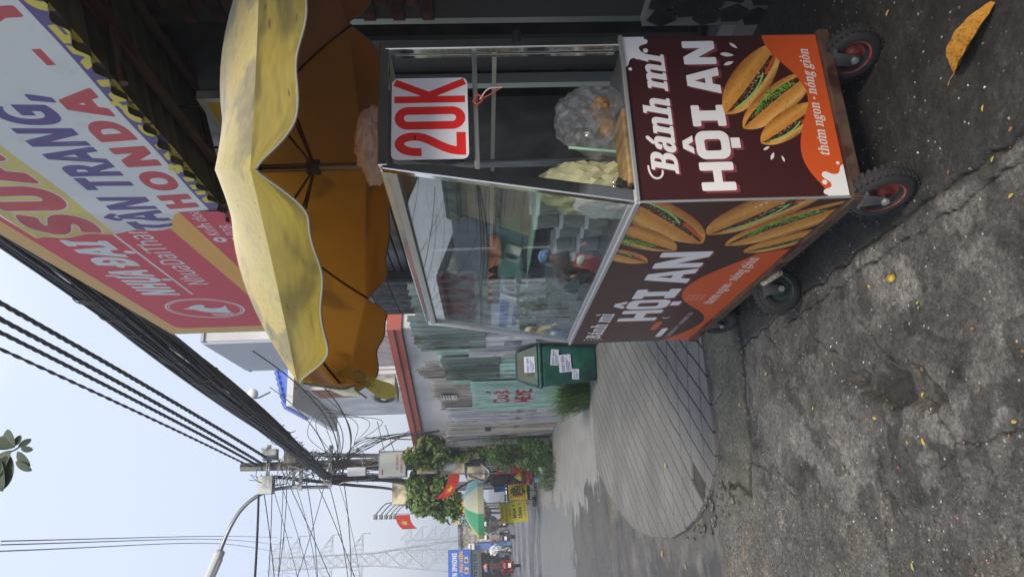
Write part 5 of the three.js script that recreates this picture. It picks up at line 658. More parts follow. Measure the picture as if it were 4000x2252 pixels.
// ================= plants round the pole =================
{
  const v = thing('climbing_vine', 'broad leaved vine massed round the utility pole', 'vine', [0.1, 0, -15.7]);
  mesh('stem', [tube([[0.2, 0, 0.4], [0.32, 1, 0.5], [0.45, 2, 0.6], [0.4, 3, 0.6]], 0.03, 20, 6), tube([[0.2, 0, 0.3], [-0.1, 1.6, 0.1], [-0.5, 2.5, -0.4], [-0.6, 3, -0.5]], 0.025, 20, 6)], M.darkrust, v);
  const knots = (list, n) => { const l = []; for (const [x, y, z, rx, ry, rz] of list) for (let i = 0; i < n; i++) { const a = inBall(x, y, z, rx * 0.8, ry * 0.85, rz * 0.8, 0.3), k = rr(0.3, 0.52); l.push([...a, rx * k, ry * k, rz * k]); } return l; }, pick = (l) => { const q = l[Math.floor(rnd() * l.length)]; return inBall(...q, 0.45); };
  const KR = [...knots([[0.46, 2.85, 0.72, 0.36, 0.52, 0.36]], 16), ...knots([[0.42, 1.5, 0.7, 0.22, 0.9, 0.3]], 5)], KL = [...knots([[-0.18, 2.85, -0.2, 0.44, 0.52, 0.45]], 16), ...knots([[-0.66, 2.72, -0.5, 0.46, 0.66, 0.45]], 20)], KB = knots([[0.02, 0.68, 0, 0.44, 0.68, 0.5]], 22);
  const right0 = (n, s) => leafCloud(n, () => { const t = rnd(); return t < 0.8 ? inBall(0.46, 2.82, 0.72, 0.34, 0.5, 0.36, 0.4) : inBall(0.42, 1.5, 0.7, 0.2, 0.9, 0.3, 0.5); }, s), right = (n, s) => leafCloud(n, () => pick(KR), s), left = (n, s) => leafCloud(n, () => pick(KL), s), left0 = (n, s) => leafCloud(n, () => { const t = rnd(); return t < 0.55 ? inBall(-0.18, 2.85, -0.2, 0.42, 0.5, 0.45, 0.4) : inBall(-0.66, 2.75, -0.5, 0.4, 0.62, 0.45, 0.4); }, s);
  mesh('crown', [right(800, 0.15), left(1700, 0.16)], leafMat(0.15, 0.26, 0.045), v); mesh('dark_leaves', [right(350, 0.14), left(900, 0.15)], leafMat(0.07, 0.14, 0.03), v).userData.label = 'older dark green leaves'; mesh('young_leaves', [right(180, 0.13), left(330, 0.13)], leafMat(0.36, 0.28, 0.09), v).userData.label = 'young yellowish brown leaves';
  const b = thing('bush', 'dense small leaved green bush at the foot of the pole', 'bush', [0.34, 0, -13.75]); mesh('stem', [0, 1, 2, 3].map((i) => bar([0, 0, 0], [Math.cos(i * 1.7) * 0.2, 0.8, Math.sin(i * 1.7) * 0.2], 0.014)), M.darkrust, b); const lc = (n, s) => leafCloud(n, () => pick(KB), s); mesh('crown', lc(3600, 0.055), leafMat(0.09, 0.2, 0.04), b); mesh('dark_leaves', lc(1600, 0.05), leafMat(0.03, 0.075, 0.02), b);
}
// ================= people =================
const K = { skin: [0.36, 0.2, 0.13], hair: [0.015, 0.013, 0.012] };
function figure(bones, k = 0.03) { // bones: [p, q, r0, r1, colour]; one continuous skin, coloured by the nearest bone
  let lo = V(9, 9, 9), hi = V(-9, -9, -9); for (const [p, q, r0, r1] of bones) for (const [t, r] of [[p, r0], [q, r1]]) { lo.min(V(t[0] - r, t[1] - r, t[2] - r)); hi.max(V(t[0] + r, t[1] + r, t[2] + r)); }
  const c = lo.clone().add(hi).multiplyScalar(0.5), half = Math.max(hi.x - lo.x, hi.y - lo.y, hi.z - lo.z) / 2 * 1.08, n = 56, mc = new MarchingCubes(n, new THREE.MeshStandardMaterial(), false, false, 60000); mc.isolation = 0;
  const d1 = (x, y, z, [p, q, r0, r1]) => { const ax = q[0] - p[0], ay = q[1] - p[1], az = q[2] - p[2], l = ax * ax + ay * ay + az * az || 1e-9, t = Math.min(1, Math.max(0, ((x - p[0]) * ax + (y - p[1]) * ay + (z - p[2]) * az) / l)); return Math.hypot(x - p[0] - ax * t, y - p[1] - ay * t, z - p[2] - az * t) - lerp(r0, r1, t); };
  for (let z = 0; z < n; z++) for (let y = 0; y < n; y++) for (let x = 0; x < n; x++) { const X = c.x + ((x - n / 2) / (n / 2)) * half, Y = c.y + ((y - n / 2) / (n / 2)) * half, Z = c.z + ((z - n / 2) / (n / 2)) * half; let d = 9; for (const b of bones) { const e = d1(X, Y, Z, b), h = Math.max(0, k - Math.abs(d - e)) / k; d = Math.min(d, e) - h * h * k * 0.25; } mc.field[x + y * n + z * n * n] = -d; }
  mc.update(); const m = mc.count, P = new Float32Array(m * 3), C = new Float32Array(m * 3);
  for (let i = 0; i < m; i++) { const x = c.x + mc.positionArray[i * 3] * half, y = c.y + mc.positionArray[i * 3 + 1] * half, z = c.z + mc.positionArray[i * 3 + 2] * half; P[i * 3] = x; P[i * 3 + 1] = y; P[i * 3 + 2] = z; let best = 9, bb; for (const b of bones) { const e = d1(x, y, z, b); if (e < best) { best = e; bb = b; } } C.set(bb[4], i * 3); }
  let g = new THREE.BufferGeometry(); g.setAttribute('position', new THREE.BufferAttribute(P, 3)); g.setAttribute('color', new THREE.BufferAttribute(C, 3)); g = mergeVertices(g, 1e-5); g.computeVertexNormals(); return g;
}
const bodyMat = std(0xffffff, 0.85, { vertexColors: true });
const hand = (x, y, z, dx, dz) => { const l = [[[x, y, z], [x + dx * 0.06, y - 0.02, z + dz * 0.06], 0.026, 0.024, K.skin]]; for (let i = 0; i < 4; i++) { const o = (i - 1.5) * 0.017; l.push([[x + dx * 0.06 - dz * o, y - 0.02, z + dz * 0.06 + dx * o], [x + dx * 0.11 - dz * o, y - 0.05 - 0.004 * i, z + dz * 0.11 + dx * o], 0.009, 0.008, K.skin]); } l.push([[x + dx * 0.02, y, z + dz * 0.02], [x + dx * 0.05 + dz * 0.05, y - 0.01, z + dz * 0.05 - dx * 0.05], 0.011, 0.009, K.skin]); return l; };
function headBones(x, y, z, hair = true) { return [[[x, y - 0.12, z], [x, y - 0.2, z - 0.01], 0.055, 0.06, K.skin], [[x, y, z + 0.0], [x, y - 0.07, z + 0.03], 0.098, 0.075, K.skin], [[x, y - 0.03, z + 0.1], [x, y - 0.05, z + 0.118], 0.014, 0.016, K.skin], ...(hair ? [[[x, y + 0.045, z - 0.02], [x, y - 0.03, z - 0.05], 0.09, 0.085, K.hair]] : []), [[x - 0.098, y - 0.03, z], [x - 0.1, y - 0.05, z], 0.02, 0.018, K.skin], [[x + 0.098, y - 0.03, z], [x + 0.1, y - 0.05, z], 0.02, 0.018, K.skin]]; }
// seated rider, looking along +z; seat at height 0.76
function riderBones(top, legs, sleeve = top, z = 0) { const o = [[[0, 0.86, z - 0.04], [0, 1.05, z], 0.15, 0.15, top], [[0, 1.05, z], [0, 1.25, z + 0.03], 0.155, 0.16, top], [[-0.12, 1.28, z + 0.02], [0.12, 1.28, z + 0.02], 0.085, 0.085, top], ...headBones(0, 1.53, z + 0.06)]; for (const s of [-1, 1]) o.push([[s * 0.1, 0.82, z], [s * 0.19, 0.72, z + 0.4], 0.105, 0.075, legs], [[s * 0.19, 0.72, z + 0.4], [s * 0.17, 0.36, z + 0.3], 0.07, 0.05, legs], [[s * 0.17, 0.33, z + 0.28], [s * 0.18, 0.3, z + 0.42], 0.045, 0.035, K.hair], [[s * 0.19, 1.28, z + 0.02], [s * 0.28, 1.05, z + 0.16], 0.06, 0.05, sleeve], [[s * 0.28, 1.05, z + 0.16], [s * 0.3, 1.0, z + 0.4], 0.046, 0.034, sleeve], ...hand(s * 0.3, 1.0, z + 0.42, 0, 1)); return o; }
function helmet(parent, c, x, y, z) { const m = phy(c, 0.25, { clearcoat: 0.6 }); const o = mesh('helmet', [new THREE.SphereGeometry(0.142, 22, 14, 0, 6.284, 0, 1.75).scale(1, 1.0, 1.12).translate(x, y + 0.0, z)], m, parent); mesh('peak', new THREE.SphereGeometry(0.12, 16, 6, 0, 6.284, 0, 0.5).scale(1, 0.4, 1.2).translate(x, y - 0.03, z + 0.11), M.black, o); return o; }
function person(label, bones, pos, turn, hel) { const p = thing('person', label, 'person', pos, turn); mesh('body', figure(bones), bodyMat, p); if (hel) helmet(p, hel[0], ...(hel[1] ?? [0, 1.55, 0.055])); return p; }
// motor scooter, front towards +z
function scooter(label, paint, pos, turn, group) {
  const s = thing('motorbike', label, 'motorbike', pos, turn, group), pm = phy(paint, 0.35, { clearcoat: 0.5 });
  for (const [z, nm] of [[0.62, 'f'], [-0.6, 'r']]) { const w = new THREE.Group(); w.name = 'wheel'; w.position.set(0, 0.29, z); s.add(w); mesh('tyre', new THREE.TorusGeometry(0.245, 0.045, 10, 30).rotateY(Math.PI / 2), M.rubber, w); const r = [new THREE.TorusGeometry(0.2, 0.015, 6, 26).rotateY(Math.PI / 2), new THREE.CylinderGeometry(0.05, 0.05, 0.1, 12).rotateZ(Math.PI / 2)]; for (let i = 0; i < 5; i++) r.push(bar([0, 0, 0], [0, Math.cos(i * 1.257) * 0.2, Math.sin(i * 1.257) * 0.2], 0.013, 5)); mesh('rim', r, M.alu, w); }
  const ex = (pts, w, b) => { const sh = new THREE.Shape(); sh.moveTo(...pts[0]); sh.splineThru(pts.slice(1).map((p) => new THREE.Vector2(...p))); const g = new THREE.ExtrudeGeometry(sh, { depth: w, bevelEnabled: true, bevelSize: b, bevelThickness: b, bevelSegments: 3, curveSegments: 20 }); g.translate(0, 0, -w / 2).rotateY(-Math.PI / 2); return g; };
  mesh('body', [ex([[-0.85, 0.7], [-0.5, 0.78], [-0.1, 0.62], [0.12, 0.42], [0.05, 0.3], [-0.3, 0.34], [-0.55, 0.55], [-0.85, 0.7]], 0.12, 0.06), ex([[0.34, 0.38], [0.42, 0.72], [0.36, 0.98], [0.44, 0.98], [0.52, 0.72], [0.42, 0.38], [0.34, 0.38]], 0.2, 0.05)], pm, s);
  mesh('engine', [rb(0.2, 0.2, 0.34, 0.04, 0, 0.34, -0.15)], M.dark, s); mesh('seat', rb(0.25, 0.1, 0.75, 0.045, 0, 0.79, -0.3), M.black, s); mesh('fork', [bar([-0.07, 0.29, 0.62], [-0.07, 0.9, 0.42], 0.022), bar([0.07, 0.29, 0.62], [0.07, 0.9, 0.42], 0.022)], M.alu, s); mesh('mudguard', new THREE.TorusGeometry(0.31, 0.05, 6, 16, 1.9).rotateY(Math.PI / 2).rotateX(-0.3).translate(0, 0.29, 0.62), pm, s);
  mesh('handlebar', tube([[-0.34, 1.02, 0.28], [-0.15, 1.04, 0.4], [0, 1.0, 0.44], [0.15, 1.04, 0.4], [0.34, 1.02, 0.28]], 0.014, 20, 6), M.black, s); mesh('headlight', new THREE.SphereGeometry(0.085, 14, 10).scale(1.2, 0.9, 0.6).translate(0, 0.94, 0.53), std([0.6, 0.6, 0.58], 0.2), s); mesh('tail_light', rb(0.16, 0.07, 0.05, 0.02, 0, 0.72, -0.93), std([0.5, 0.02, 0.015], 0.3), s); mesh('number_plate', rb(0.19, 0.14, 0.006, 0.002, 0, 0.52, -0.9), M.whiteplastic, s); mesh('exhaust', [bar([0.13, 0.28, 0], [0.15, 0.34, -0.8], 0.045, 12)], M.dark, s);
  for (const sgn of [-1, 1]) { const m = mesh('mirror', bar([sgn * 0.24, 1.03, 0.36], [sgn * 0.3, 1.2, 0.34], 0.007), M.black, s); mesh('mirror_glass', new THREE.SphereGeometry(0.05, 10, 8).scale(1.2, 1, 0.3).translate(sgn * 0.32, 1.23, 0.34), M.black, m); } return s;
}
const AWAY = Math.PI;
{
  const g = 'motorbikes on the far road';
  scooter('red and black motorbike carrying two people away, nearest on the road', [0.4, 0.03, 0.03], [-3.2, 0, -32.8], AWAY + 0.1, g); person('person in a dark brown top and red helmet riding pillion on the nearest motorbike', riderBones([0.05, 0.035, 0.03], [0.5, 0.03, 0.03], [0.05, 0.035, 0.03], -0.42), [-3.2, 0.02, -32.8], AWAY + 0.1, [[0.5, 0.14, 0.13], [0, 1.55, -0.36]]); person('person in red trousers and blue helmet steering the nearest motorbike', riderBones([0.05, 0.05, 0.09], [0.5, 0.03, 0.03]), [-3.3, 0, -33.0], AWAY + 0.1, [[0.1, 0.2, 0.5]]);
  scooter('dark motorbike with red tail light ridden away by the drink stall', [0.05, 0.05, 0.055], [-2.05, 0, -38.2], AWAY - 0.05, g); person('person in grey mauve jacket and white helmet on the dark motorbike', riderBones([0.24, 0.2, 0.21], [0.06, 0.07, 0.1]), [-2.05, 0, -38.2], AWAY - 0.05, [[0.7, 0.72, 0.74]]);
  scooter('black motorbike half hidden behind the yellow cloth sign', [0.03, 0.03, 0.035], [-1.35, 0, -40.5], AWAY, g); person('person in dark clothes and pale helmet behind the yellow cloth sign', riderBones([0.06, 0.05, 0.055], [0.04, 0.04, 0.05]), [-1.35, 0, -40.5], AWAY, [[0.6, 0.63, 0.66]]);
  scooter('silver motorbike coming towards the camera outside the phone shop', [0.3, 0.34, 0.36], [-3.0, 0, -43.8], 0.35, g); person('person in white shirt riding towards the camera outside the phone shop', riderBones([0.7, 0.72, 0.74], [0.05, 0.06, 0.1]), [-3.0, 0, -43.8], 0.35, [[0.1, 0.15, 0.3]]);
  scooter('blue motorbike parked before the beige building', [0.05, 0.12, 0.28], [-2.5, 0, -46.5], 0.9, g);
}
// ================= drink stall =================
{
  const st = thing('stall_parasol', 'teal, cream and green striped parasol over the drink stall', 'parasol', [-0.58, 0, -20]), R = 1.0, cols = [[0.2, 0.46, 0.47], [0.62, 0.62, 0.44], [0.06, 0.4, 0.2], [0.5, 0.55, 0.1], [0.16, 0.42, 0.44], [0.6, 0.62, 0.45], [0.03, 0.22, 0.11], [0.5, 0.56, 0.12]];
  for (let k = 0; k < 8; k++) { const a0 = (k / 8) * 6.283 + 0.3, a1 = a0 + 6.283 / 8, m = phy(cols[k], 0.9, { transmission: 0.3, thickness: 0 }), P = [], q = (a, t) => [Math.cos(a) * R * t, 2.2 - 0.45 * t * t, Math.sin(a) * R * t]; for (let i = 0; i < 5; i++) for (let j = 0; j < 4; j++) { const A = (u, v) => q(lerp(a0, a1, u / 4), v / 5); P.push(...A(j, i), ...A(j + 1, i), ...A(j + 1, i + 1), ...A(j, i), ...A(j + 1, i + 1), ...A(j, i + 1)); } for (let j = 0; j < 8; j++) { const e = (u) => 0.17 + 0.03 * Math.sin(u * 6.283 * 0.5), w = (u, d) => { const c = q(lerp(a0, a1, u / 8), 1); return [c[0] * 1.01, c[1] - d, c[2] * 1.01]; }; P.push(...w(j, 0), ...w(j, e(j)), ...w(j + 1, e(j + 1)), ...w(j, 0), ...w(j + 1, e(j + 1)), ...w(j + 1, 0)); } const g = new THREE.BufferGeometry(); g.setAttribute('position', new THREE.Float32BufferAttribute(P, 3)); g.computeVertexNormals(); mesh('canopy_panel', g, m, st); }
  mesh('pole', bar([0, 0, 0], [0, 2.22, 0], 0.02, 10), M.alu, st); mesh('base', cyl(0.16, 0.14, 0.08), M.dark, st);
  const c = thing('drink_stall', 'small drink stall with yellow menu board beyond the pole', 'stall', [-0.24, 0, -20.1]); mesh('frame', [bar([-0.3, 0.05, 0.25], [-0.3, 0.86, 0.25], 0.016), bar([0.3, 0.05, 0.25], [0.3, 0.86, 0.25], 0.016), bar([-0.3, 0.05, -0.25], [-0.3, 0.86, -0.25], 0.016), bar([0.3, 0.05, -0.25], [0.3, 0.86, -0.25], 0.016)], M.alu, c); mesh('table_top', rb(0.72, 0.04, 0.6, 0.012, 0, 0.87, 0), M.steel, c); mesh('shelf', span(-0.28, 0.28, 0.16, 0.19, -0.24, 0.24), M.dark, c); mesh('cabinet', span(-0.29, 0.29, 0.2, 0.84, -0.24, 0.2), M.dark, c);
  for (const [x, z] of [[-0.28, 0.22], [0.28, 0.22], [-0.28, -0.22], [0.28, -0.22]]) mesh('wheel', new THREE.CylinderGeometry(0.07, 0.07, 0.04, 16).rotateZ(Math.PI / 2).translate(x, 0.07, z), M.rubber, c);
  const menu = canvas(256, 256, (g, w, h) => { g.fillStyle = '#c8b41e'; g.fillRect(0, 0, w, h); g.fillStyle = '#b4421c'; for (let i = 0; i < 7; i++) { g.fillRect(24, 26 + i * 31, 90 + 60 * hash(i, 1, 1), 13); g.fillRect(190, 26 + i * 31, 40, 13); } }); mesh('menu_board', new THREE.PlaneGeometry(0.56, 0.58).translate(0, 0.53, 0.272), std(0xffffff, 0.6, { map: menu }), c);
  const d = thing('drink_tank', 'blue plastic drink tank on the stall table', 'tank', [-0.1, 0.89, -20]); mesh('tank', cyl(0.15, 0.17, 0.3), std([0.05, 0.15, 0.5], 0.4), d); mesh('lid', cyl(0.18, 0.15, 0.06, 0, 0.3, 0), std([0.05, 0.15, 0.5], 0.4), d); mesh('tap', bar([0, 0.06, 0.15], [0, 0.05, 0.22], 0.014), M.black, d);
  single('blue_tray', 'flat blue tray at the stall table edge', 'tray', [-0.5, 0.89, -20], 0, rb(0.3, 0.05, 0.3, 0.015, 0, 0.025, 0), std([0.08, 0.3, 0.55], 0.5));
  const y = thing('cloth_sign', 'hanging yellow cloth sign with red and blue lettering at the stall', 'sign', [-0.83, 0.27, -19.95]), cm = canvas(384, 480, (g, w, h) => { g.fillStyle = '#c9c22a'; g.fillRect(0, 0, w, h); fitText(g, 'SÂM BÍ ĐAO', 90, 300, 60, 46, { fill: '#a8401e' }); fitText(g, 'HẠT CHIA SƯƠNG SÁO', 16, 372, 125, 44, { fill: '#a8401e' }); fitText(g, 'TRÀ TẮC', 120, 270, 188, 46, { fill: '#a8401e' }); fitText(g, 'MUA 1', 70, 320, 284, 80, { fill: '#1f2f55', weight: 4 }); fitText(g, 'TẶNG 1', 60, 340, 388, 80, { fill: '#1f2f55', weight: 4 }); fitText(g, 'LH: 0932255718', 90, 360, 452, 38, { fill: '#a8401e' }); }); const cg = new THREE.PlaneGeometry(0.62, 0.82, 10, 10), cp = cg.attributes.position; for (let i = 0; i < cp.count; i++) cp.setZ(i, 0.025 * Math.sin(cp.getX(i) * 9 + cp.getY(i) * 4)); cg.computeVertexNormals(); mesh('cloth', cg.translate(0, 0.41, 0).rotateZ(0.06), phy(0xffffff, 0.9, { map: cm, transmission: 0.25, thickness: 0 }), y); mesh('cord', bar([0.28, 0.8, 0], [0.25, 0.95, -0.02], 0.006), M.dark, y);
  const arm = (s) => [[[s * 0.19, 1.25, 0], [s * 0.25, 1.0, 0.08], 0.055, 0.045, [0.02, 0.022, 0.03]], [[s * 0.25, 1.0, 0.08], [s * 0.14, 0.94, 0.3], 0.042, 0.032, K.skin], ...hand(s * 0.14, 0.94, 0.32, 0, 1)], leg = (s) => [[[s * 0.09, 0.86, 0], [s * 0.1, 0.46, 0.03], 0.1, 0.065, [0.03, 0.04, 0.07]], [[s * 0.1, 0.46, 0.03], [s * 0.1, 0.09, -0.01], 0.062, 0.045, [0.03, 0.04, 0.07]], [[s * 0.1, 0.04, -0.02], [s * 0.11, 0.035, 0.13], 0.045, 0.035, K.hair]];
  person('person in dark clothes standing at the drink stall', [[[0, 0.9, 0], [0, 1.12, 0], 0.14, 0.145, [0.02, 0.022, 0.03]], [[0, 1.1, 0], [0, 1.26, 0], 0.145, 0.14, [0.02, 0.022, 0.03]], [[-0.12, 1.28, 0], [0.12, 1.28, 0], 0.08, 0.08, [0.02, 0.022, 0.03]], ...headBones(0, 1.5, 0.02), ...arm(1), ...arm(-1), ...leg(1), ...leg(-1)], [0.06, 0, -18.9], Math.PI - 0.6);
  const rc = thing('cool_box', 'red framed glass cool box behind the standing person', 'cool box', [0.42, 0, -18.6]); mesh('frame', [rb(0.5, 0.1, 0.5, 0.02, 0, 1.15, 0), rb(0.5, 0.35, 0.5, 0.02, 0, 0.58, 0), span(-0.25, -0.2, 0.75, 1.1, 0.2, 0.25), span(0.2, 0.25, 0.75, 1.1, 0.2, 0.25)], std([0.45, 0.03, 0.04], 0.4), rc); mesh('pane', span(-0.2, 0.2, 0.76, 1.1, 0.22, 0.225), M.glass, rc); mesh('contents', rb(0.38, 0.2, 0.3, 0.03, 0, 0.87, 0), std([0.3, 0.4, 0.5], 0.5), rc); mesh('stand', span(-0.24, 0.24, 0, 0.4, -0.24, 0.24), M.dark, rc);
  const hy = thing('fire_hydrant', 'red fire hydrant with yellow cap in the grass', 'fire hydrant', [-0.02, 0, -16.3]); const hp = [[0.0, 0], [0.15, 0], [0.15, 0.06], [0.1, 0.08], [0.095, 0.5], [0.13, 0.52], [0.13, 0.56], [0.0, 0.56]].map(([a, b]) => new THREE.Vector2(a, b)); mesh('barrel', new THREE.LatheGeometry(hp, 24), M.redpaint, hy); mesh('cap', new THREE.LatheGeometry([[0, 0.56], [0.11, 0.56], [0.1, 0.62], [0.05, 0.7], [0.03, 0.72], [0.03, 0.75], [0, 0.75]].map(([a, b]) => new THREE.Vector2(a, b)), 24), std([0.6, 0.45, 0.05], 0.5), hy); for (const [dx, dz, r] of [[-1, 0, 0.06], [1, 0, 0.06], [0, 1, 0.075]]) { const o = mesh('outlet', bar([dx * 0.06, 0.38, dz * 0.06], [dx * 0.19, 0.38, dz * 0.19], r, 16), M.redpaint, hy); mesh('outlet_cap', bar([dx * 0.19, 0.38, dz * 0.19], [dx * 0.22, 0.38, dz * 0.22], r * 1.2, 8), M.redpaint, o); }
  const bk = thing('paint_bucket', 'striped brown bucket with blue label below the hydrant', 'bucket', [-0.22, 0, -15.85]); mesh('bucket', cyl(0.12, 0.14, 0.3), std([0.05, 0.03, 0.025], 0.6), bk); mesh('band', [0.08, 0.14, 0.2].map((y) => cyl(0.133 + y * 0.05, 0.134 + y * 0.05, 0.014, 0, y, 0, 24)), std([0.4, 0.35, 0.3], 0.6), bk); mesh('label', new THREE.CylinderGeometry(0.145, 0.142, 0.13, 12, 1, true, 0.1, 1.3).translate(0, 0.215, 0), std([0.1, 0.35, 0.6], 0.5), bk);
  const pot = thing('plant_pot', 'small white pot with green and yellow band in the grass', 'pot', [0.14, 0, -15.3]); mesh('pot', new THREE.LatheGeometry([[0, 0], [0.08, 0], [0.12, 0.2], [0.1, 0.2], [0.07, 0.03]].map(([a, b]) => new THREE.Vector2(a, b)), 20).rotateZ(0.5), M.whiteplastic, pot); mesh('band', cyl(0.1, 0.112, 0.06, 0, 0.09, 0).rotateZ(0.5), std([0.45, 0.35, 0.05], 0.6), pot); mesh('leaves', leafCloud(60, () => inBall(-0.08, 0.26, 0, 0.12, 0.1, 0.1), 0.06), leafMat(0.06, 0.16, 0.03), pot);
  const pl = thing('potted_herb', 'leafy green plant in front of the menu board', 'plant', [-0.28, 0, -19.3]); mesh('stem', bar([0, 0, 0], [0, 0.4, 0], 0.01), M.darkrust, pl); mesh('leaves', leafCloud(260, () => inBall(0, 0.55, 0, 0.16, 0.22, 0.16), 0.06), leafMat(0.05, 0.13, 0.04), pl);
}
// ---- flags, triangle sign, billboard ----
function flag(label, pos, turn, w, h, droop, staff) {
  const f = thing('flag', label, 'flag', pos, turn), m = canvas(192, 128, (g) => { g.fillStyle = '#c22a20'; g.fillRect(0, 0, 192, 128); g.fillStyle = '#d8b62c'; g.beginPath(); for (let i = 0; i < 10; i++) { const r = i % 2 ? 15 : 38, a = -Math.PI / 2 + i * Math.PI / 5; g.lineTo(96 + Math.cos(a) * r, 64 + Math.sin(a) * r); } g.fill(); }); const g = new THREE.PlaneGeometry(w, h, 20, 12), p = g.attributes.position; for (let i = 0; i < p.count; i++) { const x = p.getX(i) + w / 2, y = p.getY(i); p.setXYZ(i, -x * Math.cos(droop * x / w), y - x * Math.sin(droop * x / w) * 0.8, 0.06 * Math.sin(x * 9 + y * 3) * (x / w)); } g.computeVertexNormals(); mesh('cloth', g, phy(0xffffff, 0.85, { map: m, transmission: 0.3, thickness: 0 }), f); mesh('staff', bar(...staff, 0.014, 8), M.galv, f); }
flag('red flag with yellow star drooping in front of the vine', [0.02, 2.25, -15.0], 0, 0.72, 0.27, -0.72, [[0.0, -1.0, -0.1], [0.02, 0.35, 0]]);
flag('red flag with yellow star flying free against the sky', [-0.72, 5.15, -29.7], 0, 0.72, 0.62, 0.6, [[0.0, -2.2, 0], [0.05, 0.5, 0]]);
{
  const t = thing('warning_sign', 'yellow triangular warning sign with red border', 'road sign', [-0.6, 0, -23.2]), tri = (r) => { const s = new THREE.Shape(); for (let i = 0; i < 3; i++) s[i ? 'lineTo' : 'moveTo'](Math.sin(i * 2.0944) * r, Math.cos(i * 2.0944) * r); s.closePath(); return s; }; mesh('plate', new THREE.ExtrudeGeometry(tri(0.34), { depth: 0.01, bevelEnabled: false }).translate(0, 2.36, 0), std([0.55, 0.09, 0.06], 0.5), t); mesh('face', new THREE.ShapeGeometry(tri(0.25)).translate(0, 2.36, 0.014), std([0.75, 0.4, 0.03], 0.5), t); mesh('mark', [bx(0.035, 0.14, 0.004, 0, 2.39, 0.018), bx(0.035, 0.035, 0.004, 0, 2.28, 0.018)], M.black, t); mesh('post', bar([0, 0, -0.03], [0, 2.6, -0.03], 0.03, 8), M.galv, t); mesh('small_plate', bx(0.22, 0.16, 0.01, -0.44, 2.58, 0), std([0.7, 0.42, 0.05], 0.5), t); mesh('small_plate_arm', bar([0, 2.5, -0.01], [-0.44, 2.6, -0.01], 0.014), M.dark, t);
  const b = thing('billboard', 'cream backed billboard standing above the vine', 'billboard', [0, 0, -23]); mesh('panel', span(-0.42, 0.42, 4.05, 4.75, -6, 0), plaster([0.75, 0.66, 0.46]), b); for (const z of [-1, -5]) mesh('post', bar([0.2, 0, z], [0.2, 4.05, z], 0.09, 10), M.galv, b);
  for (let i = 0; i < 5; i++) { const f = thing('floodlight', 'small floodlight on a bent arm above the cream billboard', 'floodlight', [-0.36, 4.75, -23.2 - i * 1.3], 0, 'floodlights on the billboard'); mesh('arm', tube([[0, 0, 0], [-0.02, 0.22, 0], [-0.4, 0.62, 0]], 0.02, 14, 6), M.dark, f); mesh('head', rb(0.16, 0.14, 0.2, 0.02, -0.45, 0.6, 0), M.galv, f); }
  const ps = thing('pink_sign', 'small pink and white hanging sign behind the stall', 'sign', [-0.7, 1.55, -29.4]); mesh('board', rb(0.6, 0.42, 0.03, 0.01, 0, 0.22, 0), std([0.6, 0.1, 0.18], 0.6), ps); mesh('lettering', [bx(0.4, 0.07, 0.004, 0, 0.3, 0.02), bx(0.46, 0.07, 0.004, 0, 0.18, 0.02)], M.whiteplastic, ps); mesh('post', bar([0.28, -1.55, -0.03], [0.28, 0.45, -0.03], 0.025), M.galv, ps);
}
